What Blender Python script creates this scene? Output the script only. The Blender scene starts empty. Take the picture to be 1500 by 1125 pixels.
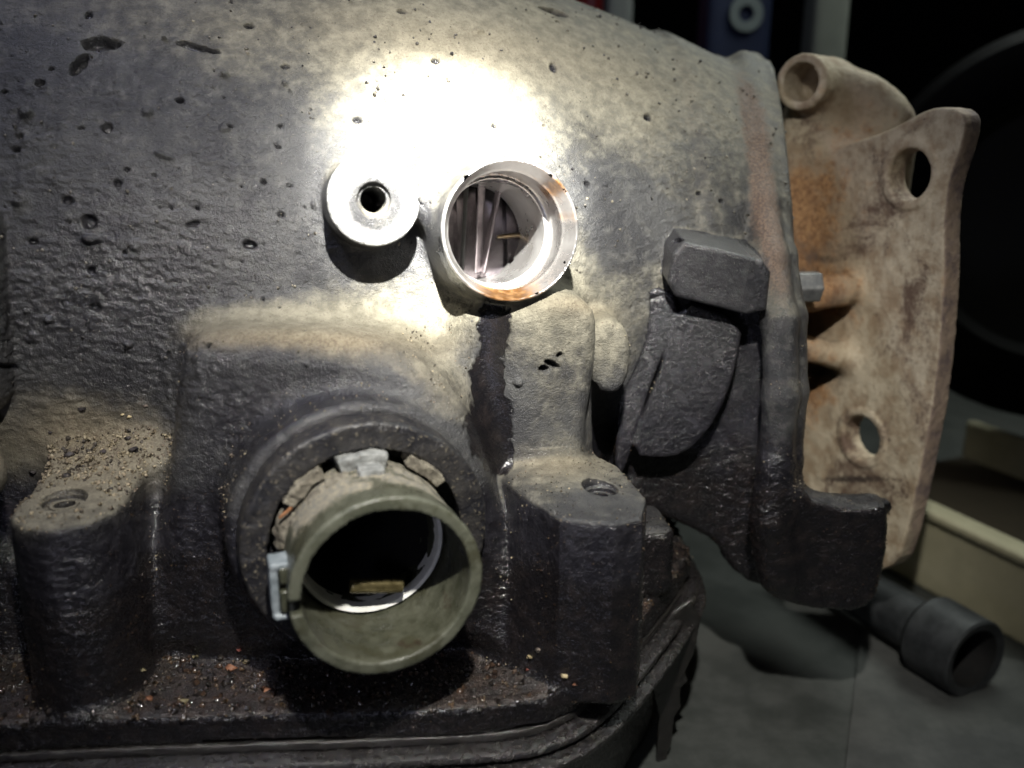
import bpy, math, random, time
T0 = time.time()
def tick(s): print('TICK', s, round(time.time()-T0, 1))
import numpy as np
from math import radians, sin, cos, pi, hypot, sqrt
from mathutils import Matrix, Vector

# ------------------------------------------------------------------ frame, camera, light
# case frame: u right along the casing, v away from the viewer, w up; 1 unit = 2 cm; floor at w = -7
S = 0.02
FLOOR = -7.0
VOX = 0.024
rng = np.random.default_rng(7)
random.seed(7)
AL, TH = radians(5), radians(15)
CF = np.array([sin(AL)*cos(TH), cos(AL)*cos(TH), -sin(TH)])
CR = np.array([cos(AL), -sin(AL), 0.0])
CU = np.cross(CR, CF)
CAM = -13*CF

def W(p):
    p = np.asarray(p, dtype=np.float64)
    return (p + np.array([0, 0, -FLOOR]))*S

sc = bpy.context.scene
camd = bpy.data.cameras.new('camera')
cam = bpy.data.objects.new('camera', camd)
sc.collection.objects.link(cam)
sc.camera = cam
cam.matrix_world = Matrix(((CR[0], CU[0], -CF[0], W(CAM)[0]), (CR[1], CU[1], -CF[1], W(CAM)[1]),
                           (CR[2], CU[2], -CF[2], W(CAM)[2]), (0, 0, 0, 1)))
camd.sensor_width = 36.0
camd.lens = 36.0*13/15
camd.clip_start = 0.005
camd.clip_end = 50
camd.dof.use_dof = True
camd.dof.focus_distance = 12.6*S
camd.dof.aperture_fstop = 8.0

world = bpy.data.worlds.new("World")
sc.world = world
world.use_nodes = True
bgn = world.node_tree.nodes['Background']
bgn.inputs[0].default_value = (0.5, 0.56, 0.7, 1)
bgn.inputs[1].default_value = 0.003

def lamp(name, kind, pos, target, energy, color, size, **kw):
    l = bpy.data.lights.new(name, kind)
    o = bpy.data.objects.new(name, l)
    sc.collection.objects.link(o)
    p, t = Vector(W(pos)), Vector(W(target))
    o.location = p
    o.rotation_euler = (t - p).to_track_quat('-Z', 'Y').to_euler()
    l.energy = energy
    l.color = color
    if kind == 'SPOT':
        l.shadow_soft_size = size*S
        l.spot_size = radians(kw['cone']); l.spot_blend = kw['blend']
    if kind == 'AREA':
        l.size = size*S
    return o

TORCH = (-0.4, -11.8, 11.2)
lamp('torch_beam', 'SPOT', TORCH, (-0.80, 0.4, 2.95), 60.0, (1.0, 0.99, 0.93), 0.16, cone=18, blend=1.0)
lamp('torch_halo', 'SPOT', TORCH, (-0.4, 0.4, 2.4), 10.0, (1.0, 0.98, 0.91), 0.16, cone=30, blend=1.0)
lamp('torch_spill', 'SPOT', TORCH, (-0.2, 0.4, 0.1), 8.6, (1.0, 0.97, 0.90), 0.20, cone=62, blend=1.0)
lamp('cool_fill', 'AREA', (-7, -2, 13), (-4, 0, 2), 0.20, (0.74, 0.76, 1.0), 2.0)  # added cool fill from upper left for bluish glints, no visible source
lamp('front_fill', 'AREA', (-4.0, -11.5, 0.5), (0, 0, -2), 0.035, (0.74, 0.76, 1.0), 1.2)  # added weak fill near the camera, gives sheen on the lower faces
lamp('floor_fill', 'AREA', (16, 10, 20), (9, 4, -7), 1.5, (0.93, 1.0, 0.93), 14.0)  # added soft fill from behind, brightens the floor and spares the casing

sc.view_settings.view_transform = 'Standard'
sc.view_settings.look = 'None'
sc.view_settings.exposure = 0.0
sc.view_settings.gamma = 1.0
sc.render.engine = 'CYCLES'
sc.cycles.use_denoising = True
sc.cycles.use_light_tree = False
sc.cycles.use_adaptive_sampling = False
sc.cycles.max_bounces = 6
sc.cycles.sample_clamp_indirect = 4.0

# ------------------------------------------------------------------ pixel helpers (used only to measure sizes off the photograph)
def ray(px, py):
    return CF + CR*(px-750)/1300 + CU*(562.5-py)/1300
def PP(px, py, o, n):
    d = ray(px, py)
    return CAM + d*(np.dot(np.asarray(o)-CAM, n)/np.dot(d, n))
def PV(px, py, v): return PP(px, py, (0, v, 0), (0, 1, 0))
def PW(px, py, w): return PP(px, py, (0, 0, w), (0, 0, 1))
def proj(p):
    d = p - CAM
    z = d@CF
    return 750+1300*(d@CR)/z, 562.5-1300*(d@CU)/z
def unit(a):
    a = np.asarray(a, float); return a/np.linalg.norm(a)

# ------------------------------------------------------------------ noise
def _hash(ix, iy, iz, seed):
    h = (ix.astype(np.uint32)*np.uint32(374761393) + iy.astype(np.uint32)*np.uint32(668265263)
         + iz.astype(np.uint32)*np.uint32(2147483647) + np.uint32(seed*144665 & 0xffffffff))
    h = (h ^ (h >> np.uint32(13)))*np.uint32(1274126177)
    h ^= h >> np.uint32(16)
    h = h*np.uint32(2246822519); h ^= h >> np.uint32(15)
    return (h & np.uint32(0xffffff)).astype(np.float32)/16777216.0
def noise(p, seed=0):
    """value noise -1..1"""
    i = np.floor(p).astype(np.int64)
    f = (p - i).astype(np.float32)
    f = f*f*(3-2*f)
    ix, iy, iz = i[:, 0], i[:, 1], i[:, 2]
    r = 0
    for dx in (0, 1):
        for dy in (0, 1):
            for dz in (0, 1):
                wgt = (f[:, 0] if dx else 1-f[:, 0])*(f[:, 1] if dy else 1-f[:, 1])*(f[:, 2] if dz else 1-f[:, 2])
                r = r + wgt*_hash(ix+dx, iy+dy, iz+dz, seed)
    return r*2-1
def fbm(p, freq, octv=3, seed=0, gain=0.5):
    r = 0; a = 1.0; s = 0
    for o in range(octv):
        r = r + a*noise(p*freq, seed+o*17); s += a; a *= gain; freq *= 2.03
    return r/s
def sstep(a, b, x):
    t = np.clip((x-a)/(b-a), 0, 1); return t*t*(3-2*t)

# ------------------------------------------------------------------ signed distance primitives
class Prim:
    def __init__(s, fn, lo, hi, label=None, k=0.0, op='+'):
        s.fn, s.lo, s.hi, s.label, s.k, s.op = fn, np.array(lo, float), np.array(hi, float), label, k, op
def rot_z(a):
    return np.array([[cos(a), -sin(a), 0], [sin(a), cos(a), 0], [0, 0, 1]])
def bb_pts(pts, r):
    pts = np.array(pts); return pts.min(0)-r, pts.max(0)+r
def p_box(c, h, r=0.1, R=None, **kw):
    c = np.array(c, float); h = np.array(h, float)
    M = np.eye(3) if R is None else np.array(R)
    def fn(p):
        q = np.abs((p-c)@M) - (h-r)
        return np.linalg.norm(np.maximum(q, 0), axis=1) + np.minimum(q.max(1), 0) - r
    e = np.linalg.norm(h)
    lo, hi = (c-h, c+h) if R is None else (c-e, c+e)
    return Prim(fn, lo, hi, **kw)
def p_cyl(a, b, rad, r=0.05, rb=None, **kw):
    a = np.array(a, float); b = np.array(b, float); ax = unit(b-a); L = np.linalg.norm(b-a)
    rb = rad if rb is None else rb
    def fn(p):
        q = p-a; t = q@ax
        d = np.sqrt(np.maximum((q*q).sum(1)-t*t, 0))
        R = rad+(rb-rad)*np.clip(t/L, 0, 1)
        q0 = d-R+r; q1 = np.abs(t-L/2)-L/2+r
        return np.minimum(np.maximum(q0, q1), 0) + np.hypot(np.maximum(q0, 0), np.maximum(q1, 0)) - r
    m = max(rad, rb); lo, hi = bb_pts([a, b], m)
    return Prim(fn, lo, hi, **kw)
def p_caps(a, b, ra, rb=None, **kw):
    a = np.array(a, float); b = np.array(b, float); rb = ra if rb is None else rb
    ab = b-a; L2 = ab@ab
    def fn(p):
        t = np.clip(((p-a)@ab)/L2, 0, 1)
        return np.linalg.norm(p-a-t[:, None]*ab, axis=1) - (ra+(rb-ra)*t)
    lo, hi = bb_pts([a, b], max(ra, rb))
    return Prim(fn, lo, hi, **kw)
def p_ell(c, rad, R=None, **kw):
    c = np.array(c, float); rad = np.array(rad, float); M = np.eye(3) if R is None else np.array(R)
    def fn(p):
        q = (p-c)@M
        k0 = np.linalg.norm(q/rad, axis=1); k1 = np.linalg.norm(q/rad**2, axis=1)+1e-9
        return k0*(k0-1)/k1
    e = rad.max()
    return Prim(fn, c-e, c+e, **kw)
def poly_sdf(x, y, poly):
    n = len(poly)
    d = np.full(x.shape, 1e9); s = np.ones(x.shape)
    for i in range(n):
        ax_, ay = poly[i]; bx, by = poly[i-1]
        ex, ey = bx-ax_, by-ay; wx, wy = x-ax_, y-ay
        t = np.clip((wx*ex+wy*ey)/(ex*ex+ey*ey+1e-12), 0, 1)
        d = np.minimum(d, (wx-ex*t)**2+(wy-ey*t)**2)
        c1 = y >= ay; c2 = y < by; c3 = ex*wy > ey*wx
        fl = (c1 & c2 & c3) | (~c1 & ~c2 & ~c3)
        s = np.where(fl, -s, s)
    return s*np.sqrt(d)
def p_ext(o, e1, e2, en, poly, lo, hi, r=0.1, **kw):
    """polygon (e1,e2 coords about o) swept from lo to hi along en, edges rounded by r"""
    o, e1, e2, en = (np.array(a, float) for a in (o, e1, e2, en))
    poly = np.array(poly, float)
    def fn(p):
        q = p-o
        d2 = poly_sdf(q@e1, q@e2, poly)+r
        z = q@en; dz = np.abs(z-(lo+hi)/2)-(hi-lo)/2+r
        return np.minimum(np.maximum(d2, dz), 0)+np.hypot(np.maximum(d2, 0), np.maximum(dz, 0))-r
    pts = [o+a*e1+b*e2+c*en for a, b in poly for c in (lo, hi)]
    l, h = bb_pts(pts, 0)
    return Prim(fn, l, h, **kw)
def smooth_poly(pts, it=2):
    pts = np.array(pts, float)
    for _ in range(it):
        nx = np.roll(pts, -1, 0)
        pts = np.stack([pts*.75+nx*.25, pts*.25+nx*.75], 1).reshape(-1, pts.shape[1])
    return pts
def p_slab(pix, o, n, front, back, r=0.1, sm=1, **kw):
    """outline measured in the photograph, laid on the plane (o, n) and given thickness along n"""
    n = unit(n); e2 = unit(np.array([0, 0, 1.0])-n*n[2]); e1 = np.cross(n, e2)
    o = np.array(o, float)
    poly = [((PP(x, y, o, n)-o)@e1, (PP(x, y, o, n)-o)@e2) for x, y in pix]
    if sm: poly = smooth_poly(poly, sm)
    return p_ext(o, e1, e2, n, poly, front, back, r, **kw)

def field(prims):
    def f(p, labels=False):
        d = np.full(len(p), 1e3)
        if labels: best = np.full(len(p), 1e3); lab = np.zeros(len(p), np.int32)
        plo, phi = p.min(0), p.max(0)
        for i, pr in enumerate(prims):
            m = max(0.35, pr.k+0.15) + (3 if labels and pr.op == '+' else 0)
            lo, hi = pr.lo-m, pr.hi+m
            if (plo > hi).any() or (phi < lo).any(): continue
            sel = np.nonzero(((p > lo) & (p < hi)).all(1))[0]
            if not len(sel): continue
            g = pr.fn(p[sel]); a = d[sel]; k = pr.k
            if pr.op == '+':
                if k > 0:
                    h = np.maximum(k-np.abs(a-g), 0)/k; d[sel] = np.minimum(a, g)-h*h*k*.25
                else: d[sel] = np.minimum(a, g)
                if labels:
                    up = g < best[sel]; best[sel[up]] = g[up]; lab[sel[up]] = i
            elif pr.op == '-':
                g = -g
                if k > 0:
                    h = np.maximum(k-np.abs(a-g), 0)/k; d[sel] = np.maximum(a, g)+h*h*k*.25
                else: d[sel] = np.maximum(a, g)
                if labels and pr.label is not None:
                    up = np.abs(g) < np.abs(best[sel])*0+0.03; lab[sel[up]] = i; best[sel[up]] = -1
        return (d, lab) if labels else d
    return f

def surface_nets(f, lo, hi, vox, keep=None, B=8):
    lo = np.array(lo, float); hi = np.array(hi, float)
    nb = np.ceil((hi-lo)/(vox*B)).astype(int)
    # coarse cull in two levels
    g = np.stack(np.meshgrid(*[np.arange(n) for n in nb], indexing='ij'), -1).reshape(-1, 3)
    act = []
    half = vox*B*0.5*1.7321*1.25+0.03
    for s in range(0, len(g), 60000):
        gg = g[s:s+60000]; c = lo+(gg+.5)*vox*B
        m = np.abs(f(c)) < half
        gg = gg[m]
        if keep is not None and len(gg): gg = gg[keep(c[m])]
        act.append(gg)
    act = np.concatenate(act)
    dims = nb*B+3
    off9 = np.stack(np.meshgrid(*[np.arange(B+1)]*3, indexing='ij'), -1).reshape(-1, 3)
    keys = []; pos = []; edges = []
    corner = [(0,0,0),(1,0,0),(0,1,0),(1,1,0),(0,0,1),(1,0,1),(0,1,1),(1,1,1)]
    ce = [(0,1),(2,3),(4,5),(6,7),(0,2),(1,3),(4,6),(5,7),(0,4),(1,5),(2,6),(3,7)]
    cc = np.array(corner, float)
    for s in range(0, len(act), 400):
        a = act[s:s+400]
        idx = (a[:, None, :]*B+off9[None])
        P = (lo+idx*vox).reshape(-1, 3)
        D = f(P).reshape(len(a), B+1, B+1, B+1)
        V = np.stack([D[:, x:x+B, y:y+B, z:z+B] for x, y, z in corner], -1)
        neg = V < 0
        mix = neg.any(-1) & ~neg.all(-1)
        n_, i_, j_, k_ = np.nonzero(mix)
        v = V[n_, i_, j_, k_]; sg = v < 0
        acc = np.zeros((len(v), 3)); cnt = np.zeros(len(v))
        for e0, e1 in ce:
            m = sg[:, e0] != sg[:, e1]
            t = np.where(m, v[:, e0]/(v[:, e0]-v[:, e1]+1e-12*(~m)+0), 0) if m.any() else np.zeros(len(v))
            t = np.where(m, np.clip(t, 0, 1), 0)
            pt = cc[e0]+(cc[e1]-cc[e0])*t[:, None]
            acc += pt*m[:, None]; cnt += m
        base = a[n_]*B+np.stack([i_, j_, k_], -1)
        pos.append(lo+(base+acc/cnt[:, None])*vox)
        keys.append((base[:, 0]*dims[1]+base[:, 1])*dims[2]+base[:, 2])
        Sg = D < 0
        for ax in range(3):
            A = Sg[:, :B, :B, :B]
            Bx = Sg[:, 1:, :B, :B] if ax == 0 else (Sg[:, :B, 1:, :B] if ax == 1 else Sg[:, :B, :B, 1:])
            n2, i2, j2, k2 = np.nonzero(A != Bx)
            b = a[n2]*B+np.stack([i2, j2, k2], -1)
            edges.append(np.concatenate([b, np.full((len(b), 1), ax), A[n2, i2, j2, k2][:, None]], 1))
    keys = np.concatenate(keys); pos = np.concatenate(pos); edges = np.concatenate(edges)
    o = np.argsort(keys); keys = keys[o]; pos = pos[o]
    quads = []
    for ax in range(3):
        e = edges[edges[:, 3] == ax]; b = e[:, :3]; ins = e[:, 4] == 1
        a1, a2 = (ax+1) % 3, (ax+2) % 3
        o1 = np.zeros(3, int); o1[a1] = 1; o2 = np.zeros(3, int); o2[a2] = 1
        cs = [b-o1-o2, b-o2, b, b-o1]
        ids = []; ok = np.ones(len(b), bool)
        for c in cs:
            kk = (c[:, 0]*dims[1]+c[:, 1])*dims[2]+c[:, 2]
            q = np.clip(np.searchsorted(keys, kk), 0, len(keys)-1)
            ok &= keys[q] == kk; ids.append(q)
        Q = np.stack(ids, 1)[ok]; ins = ins[ok]
        Q[~ins] = Q[~ins][:, ::-1]
        quads.append(Q)
    return pos, np.concatenate(quads)

def vnormals(v, q):
    n = np.cross(v[q[:, 2]]-v[q[:, 0]], v[q[:, 3]]-v[q[:, 1]])
    out = np.zeros_like(v)
    for c in range(4):
        for a in range(3):
            out[:, a] += np.bincount(q[:, c], n[:, a], len(v))
    return out/(np.linalg.norm(out, axis=1)[:, None]+1e-12)

# ------------------------------------------------------------------ object helpers
def tag(o, label=None, cat=None, group=None, kind=None):
    if label: o['label'] = label
    if cat: o['category'] = cat
    if group: o['group'] = group
    if kind: o['kind'] = kind
    return o
def empty(name, loc, label, cat, group=None):
    o = bpy.data.objects.new(name, None)
    sc.collection.objects.link(o)
    o.location = W(loc); o.empty_display_size = 0.01
    return tag(o, label, cat, group)
def link_mesh(name, me, mat, parent=None, smooth=True):
    o = bpy.data.objects.new(name, me)
    if mat: me.materials.append(mat)
    sc.collection.objects.link(o)
    if parent is not None:
        bpy.context.view_layer.update()
        o.parent = parent
        o.location = -Vector(parent.location) if parent.parent is None else (0, 0, 0)
    if smooth: me.polygons.foreach_set('use_smooth', np.ones(len(me.polygons), bool))
    return o
def mesh_np(name, v, q, mat, parent=None, normals=None, attrs=None, smooth=True):
    me = bpy.data.meshes.new(name)
    k = q.shape[1]
    me.vertices.add(len(v)); me.vertices.foreach_set('co', W(v).astype(np.float32).ravel())
    me.loops.add(q.size); me.loops.foreach_set('vertex_index', q.astype(np.int32).ravel())
    me.polygons.add(len(q)); me.polygons.foreach_set('loop_start', np.arange(0, q.size, k, dtype=np.int32))
    me.update(calc_edges=True)
    if attrs:
        for an, av in attrs.items():
            at = me.attributes.new(an, 'FLOAT', 'POINT'); at.data.foreach_set('value', av.astype(np.float32))
    o = link_mesh(name, me, mat, parent, smooth)
    if normals is not None:
        me.normals_split_custom_set_from_vertices([tuple(x) for x in normals.astype(np.float32)])
    return o
def mesh_pl(name, verts, faces, mat, parent=None, smooth=False):
    me = bpy.data.meshes.new(name)
    me.from_pydata([tuple(x) for x in W(verts)], [], faces); me.update()
    return link_mesh(name, me, mat, parent, smooth)
def sdf_obj(name, prims, mat, parent=None, vox=0.03, pad=0.1, disp=None, attrs=None):
    lo = np.min([p.lo for p in prims if p.op == '+'], 0)-pad
    hi = np.max([p.hi for p in prims if p.op == '+'], 0)+pad
    f = field(prims)
    v, q = surface_nets(f, lo, hi, vox)
    if disp is not None:
        v = v+vnormals(v, q)*disp(v)[:, None]
    at = attrs(v, vnormals(v, q)) if attrs else None
    return mesh_np(name, v, q, mat, parent, attrs=at)

# ------------------------------------------------------------------ materials
class NT:
    def __init__(s, name):
        s.m = bpy.data.materials.new(name); s.m.use_nodes = True
        s.t = s.m.node_tree; s.b = s.t.nodes['Principled BSDF']
        s.co = s.t.nodes.new('ShaderNodeTexCoord').outputs['Object']
    def L(s, a, b): s.t.links.new(a, b)
    def attr(s, n):
        x = s.t.nodes.new('ShaderNodeAttribute'); x.attribute_name = n; return x.outputs['Fac']
    def noise(s, scale, detail=4, rough=.6, dist=0.0, vec=None):
        x = s.t.nodes.new('ShaderNodeTexNoise'); x.inputs['Scale'].default_value = scale/S
        x.inputs['Detail'].default_value = detail; x.inputs['Roughness'].default_value = rough
        x.inputs['Distortion'].default_value = dist
        s.L(vec or s.co, x.inputs['Vector']); return x.outputs['Fac']
    def voro(s, scale, feat='F1', out='Distance'):
        x = s.t.nodes.new('ShaderNodeTexVoronoi'); x.inputs['Scale'].default_value = scale/S; x.feature = feat
        s.L(s.co, x.inputs['Vector']); return x.outputs[out]
    def math(s, op, a, b=0.0, c=None, clamp=False):
        x = s.t.nodes.new('ShaderNodeMath'); x.operation = op; x.use_clamp = clamp
        for i, y in enumerate((a, b, c)):
            if y is None: continue
            if isinstance(y, (int, float)): x.inputs[i].default_value = y
            else: s.L(y, x.inputs[i])
        return x.outputs[0]
    def ramp(s, fac, lo, hi, a=0.0, b=1.0):
        x = s.t.nodes.new('ShaderNodeMapRange'); x.inputs[1].default_value = lo; x.inputs[2].default_value = hi
        x.inputs[3].default_value = a; x.inputs[4].default_value = b; x.interpolation_type = 'SMOOTHSTEP'
        s.L(fac, x.inputs[0]); return x.outputs[0]
    def mix(s, fac, a, b):
        x = s.t.nodes.new('ShaderNodeMix'); x.data_type = 'RGBA'
        for i, y in ((0, fac), (6, a), (7, b)):
            if isinstance(y, (int, float)): x.inputs[i].default_value = y
            elif isinstance(y, tuple): x.inputs[i].default_value = (*y, 1)
            else: s.L(y, x.inputs[i])
        return x.outputs[2]
    def bump(s, h, strength, dist, prev=None):
        x = s.t.nodes.new('ShaderNodeBump')
        if isinstance(strength, (int, float)): x.inputs['Strength'].default_value = strength
        else: s.L(strength, x.inputs['Strength'])
        x.inputs['Distance'].default_value = dist*S; s.L(h, x.inputs['Height'])
        if prev: s.L(prev, x.inputs['Normal'])
        return x.outputs[0]
    def out(s, col=None, rough=None, normal=None, metal=None, spec=None):
        for k, y in (('Base Color', col), ('Roughness', rough), ('Normal', normal), ('Metallic', metal), ('Specular IOR Level', spec)):
            if y is None: continue
            if isinstance(y, (int, float)): s.b.inputs[k].default_value = y
            elif isinstance(y, tuple): s.b.inputs[k].default_value = (*y, 1)
            else: s.L(y, s.b.inputs[k])
        return s.m

def mat_case():
    n = NT('grimy_casting')
    dust, oil, brown, bare = n.attr('dust'), n.attr('oil'), n.attr('brown'), n.attr('bare')
    big = n.noise(0.9, 5, .6); mid = n.noise(5, 5, .65); fine = n.noise(26, 4, .7); speck = n.noise(60, 2, .6)
    paint = n.mix(n.ramp(big, .35, .7), (.020, .020, .023), (.056, .056, .057))
    paint = n.mix(n.ramp(mid, .45, .8), paint, (.086, .085, .080))
    dcol = n.mix(n.ramp(mid, .3, .7), (.155, .143, .105), (.265, .245, .185))
    dcol = n.mix(n.ramp(fine, .56, .72), dcol, (.10, .085, .065))
    dcol = n.mix(n.attr('tan'), dcol, n.mix(n.ramp(fine, .4, .62), (.235, .195, .125), (.125, .09, .055)))
    dm = n.math('ADD', dust, n.math('MULTIPLY', n.math('SUBTRACT', mid, .5), .9))
    dm = n.math('ADD', dm, n.math('MULTIPLY', n.math('SUBTRACT', fine, .5), .6))
    dm = n.math('MULTIPLY', n.ramp(dm, -.1, 1.1), .92)
    dm = n.math('MULTIPLY', dm, n.ramp(dust, 0.02, .25))
    col = n.mix(dm, paint, dcol)
    bm = n.ramp(n.math('ADD', brown, n.math('MULTIPLY', n.math('SUBTRACT', mid, .5), .9)), .3, .8)
    bcol = n.mix(n.ramp(fine, .4, .65), (.075, .05, .038), (.17, .115, .08))
    col = n.mix(bm, col, bcol)
    ocol = n.mix(n.ramp(mid, .4, .75), (.006, .0055, .0065), (.015, .012, .012))
    om = n.ramp(n.math('ADD', oil, n.math('MULTIPLY', n.math('SUBTRACT', fine, .5), .7)), .3, .7)
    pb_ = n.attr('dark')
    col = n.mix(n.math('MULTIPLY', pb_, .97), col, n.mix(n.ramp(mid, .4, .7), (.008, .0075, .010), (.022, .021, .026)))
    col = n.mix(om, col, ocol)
    col = n.mix(n.math('MULTIPLY', n.ramp(speck, .70, .76), n.math('SUBTRACT', 1.0, oil, clamp=True)), col, (.38, .34, .27))
    col = n.mix(bare, col, n.mix(n.ramp(fine, .45, .62), (.55, .55, .54), (.28, .28, .28)))
    ro = n.mix(om, n.mix(dm, n.mix(pb_, (.38,)*3, (.22,)*3), (.85,)*3), n.mix(n.ramp(fine, .4, .7), (.18,)*3, (.40,)*3))
    wetness = n.math('MAXIMUM', n.math('MULTIPLY', om, .8), n.math('MULTIPLY', pb_, .7))
    dry = n.math('SUBTRACT', 1.0, wetness)
    b = n.bump(n.noise(15, 4, .62, .3), n.math('MULTIPLY', n.math('ADD', .34, n.math('MULTIPLY', wetness, .30)), n.math('SUBTRACT', 1.0, n.math('MULTIPLY', n.attr('film'), .5))), .050)
    b = n.bump(n.math('MULTIPLY', fine, dry), 1.0, .026, b)
    b = n.bump(n.math('MULTIPLY', speck, dry), 1.0, .012, b)
    gloss = n.attr('gloss')
    n.L(n.math('SUBTRACT', .5, n.math('MULTIPLY', wetness, .38)), n.b.inputs['Specular IOR Level'])
    ro = n.math('MULTIPLY', ro, n.math('SUBTRACT', 1.0, n.math('MULTIPLY', gloss, .6)))
    n.L(b, n.b.inputs['Coat Normal']); n.L(n.math('MULTIPLY', wetness, .9), n.b.inputs['Coat Weight']); n.b.inputs['Coat Roughness'].default_value = .15; n.b.inputs['Coat IOR'].default_value = 1.75
    return n.out(col, ro, b, metal=n.math('MULTIPLY', bare, .6))
M_CASE = mat_case()

def mat_simple(name, c1, c2, rough, scale=6, metal=0.0, bump=.02, rough2=None, spots=None, fb=.4, coat=0.0):
    n = NT(name); a = n.noise(scale, 5, .65); f = n.noise(scale*6, 3, .6)
    col = n.mix(n.ramp(a, .35, .68), c1, c2)
    if spots: col = n.mix(n.ramp(f, .58, .7), col, spots)
    b = n.bump(a, .6, bump); b = n.bump(f, fb, bump*.35, b)
    if coat: n.b.inputs['Coat Weight'].default_value = coat; n.b.inputs['Coat Roughness'].default_value = .18; n.b.inputs['Coat IOR'].default_value = 1.75; n.L(b, n.b.inputs['Coat Normal'])
    r = rough if rough2 is None else n.ramp(a, .35, .7, rough, rough2)
    return n.out(col, r, b, metal)
M_SEAL = mat_simple('dusty_black_rubber', (.010, .010, .013), (.032, .030, .029), .42, 3.2, bump=.06, spots=(.12, .105, .08), fb=.7)
M_SLEEVE = None
def mat_sleeve():
    n = NT('olive_nylon'); d = n.attr('dust'); a = n.noise(3, 5, .6); f = n.noise(18, 4, .65)
    col = n.mix(n.ramp(a, .3, .7), (.036, .038, .025), (.078, .080, .057))
    dm = n.ramp(n.math('ADD', d, n.math('MULTIPLY', n.math('SUBTRACT', f, .5), 1.2)), .3, .75)
    col = n.mix(dm, col, n.mix(n.ramp(f, .4, .65), (.14, .135, .115), (.27, .235, .17)))
    ed = n.attr('edge'); col = n.mix(n.math('MULTIPLY', ed, .55), col, (.12, .125, .095))
    col = n.mix(n.ramp(f, .66, .74), col, (.05, .045, .03))
    st = n.attr('stain'); col = n.mix(n.ramp(n.math('ADD', st, n.math('SUBTRACT', f, .5)), .35, .6), col, (.035, .027, .018))
    col = n.mix(n.ramp(n.noise(1.6, 6, .75), .50, .60), col, (.045, .045, .028))
    r = n.mix(dm, n.mix(n.ramp(a, .4, .6), (.25,)*3, (.5,)*3), (.9,)*3)
    b = n.bump(a, .4, .02); b = n.bump(f, .7, .014, b)
    return n.out(col, r, b)
M_SLEEVE = mat_sleeve()
M_TAB = mat_simple('pale_grey_nylon', (.13, .135, .13), (.27, .275, .265), .6, 4, bump=.05, spots=(.09, .08, .07))
M_LATCH = mat_simple('blue_grey_plastic', (.15, .175, .19), (.26, .29, .31), .45, 5, bump=.01)
M_DIRT = mat_simple('dry_caked_dirt', (.09, .08, .062), (.22, .20, .155), .95, 7, bump=.05, spots=(.07, .05, .04), fb=.8)
M_STEEL = mat_simple('machined_aluminium', (.55, .53, .50), (.78, .76, .73), .28, 8, 1.0, .004, .4)
def mat_bore():
    n = NT('oily_bore_metal'); a = n.noise(1.2, 4); f = n.noise(9, 4, .65)
    am = n.ramp(n.math('ADD', n.attr('amber'), n.math('MULTIPLY', n.math('SUBTRACT', f, .5), .6)), 0.0, .85)
    col = n.mix(n.ramp(a, .35, .7), (.40, .385, .375), (.60, .59, .58))
    col = n.mix(am, col, n.mix(n.ramp(f, .4, .65), (.095, .042, .012), (.22, .12, .05)))
    b = n.bump(f, .15, .008)
    n.b.inputs['Coat Weight'].default_value = .6; n.b.inputs['Coat Roughness'].default_value = .08
    return n.out(col, n.ramp(a, .3, .7, .22, .38), b, metal=n.math('MULTIPLY', n.math('SUBTRACT', 1.0, am), .75))
M_BORE = mat_bore()
M_DARKSTEEL = mat_simple('oily_dark_steel', (.11, .095, .105), (.27, .24, .25), .25, 1.6, .85, .006)
M_BLACK = mat_simple('matte_black', (.006, .006, .006), (.012, .011, .010), .8, 5)  # plain matte black for the well, the tube bore and one blade
M_BRASS = mat_simple('oily_brass', (.10, .08, .035), (.20, .165, .08), .25, 8, .7, .006)
M_BRASS2 = mat_simple('oily_bronze', (.05, .035, .018), (.12, .085, .045), .3, 8, .6, .006)
M_PAN = mat_simple('oily_black_pan', (.008, .0075, .008), (.020, .018, .018), .16, 10, 0.0, .07, .34, spots=(.05, .035, .028), fb=.7, coat=.9)
M_GASKET = mat_simple('oil_soaked_gasket', (.008, .007, .007), (.018, .016, .014), .25, 9, 0.0, .06, fb=.7, coat=.7)
def mat_bracket():
    n = NT('rusty_pale_casting'); a = n.noise(.8, 5, .65, .4); m = n.noise(2.4, 5, .65); f = n.noise(14, 4, .7)
    rust = n.attr('rust'); dark = n.attr('dark'); edge = n.attr('side')
    col = n.mix(n.ramp(m, .3, .7), (.30, .22, .14), (.56, .49, .365))
    col = n.mix(n.ramp(n.math('ADD', rust, n.math('MULTIPLY', n.math('SUBTRACT', m, .5), 2.2)), .25, .95), col, n.mix(n.ramp(f, .35, .65), (.19, .095, .045), (.42, .24, .11)))
    col = n.mix(n.ramp(n.math('ADD', a, n.math('MULTIPLY', f, .25)), .62, .8), col, (.13, .085, .06))
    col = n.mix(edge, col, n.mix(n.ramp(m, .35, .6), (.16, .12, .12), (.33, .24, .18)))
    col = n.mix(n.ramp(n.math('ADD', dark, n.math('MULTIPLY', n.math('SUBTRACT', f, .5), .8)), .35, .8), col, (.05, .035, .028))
    col = n.mix(n.ramp(f, .66, .76), col, (.09, .055, .035))
    b = n.bump(m, .6, .05); b = n.bump(f, .7, .022, b)
    return n.out(col, .78, b)
M_BRK = mat_bracket()

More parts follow.
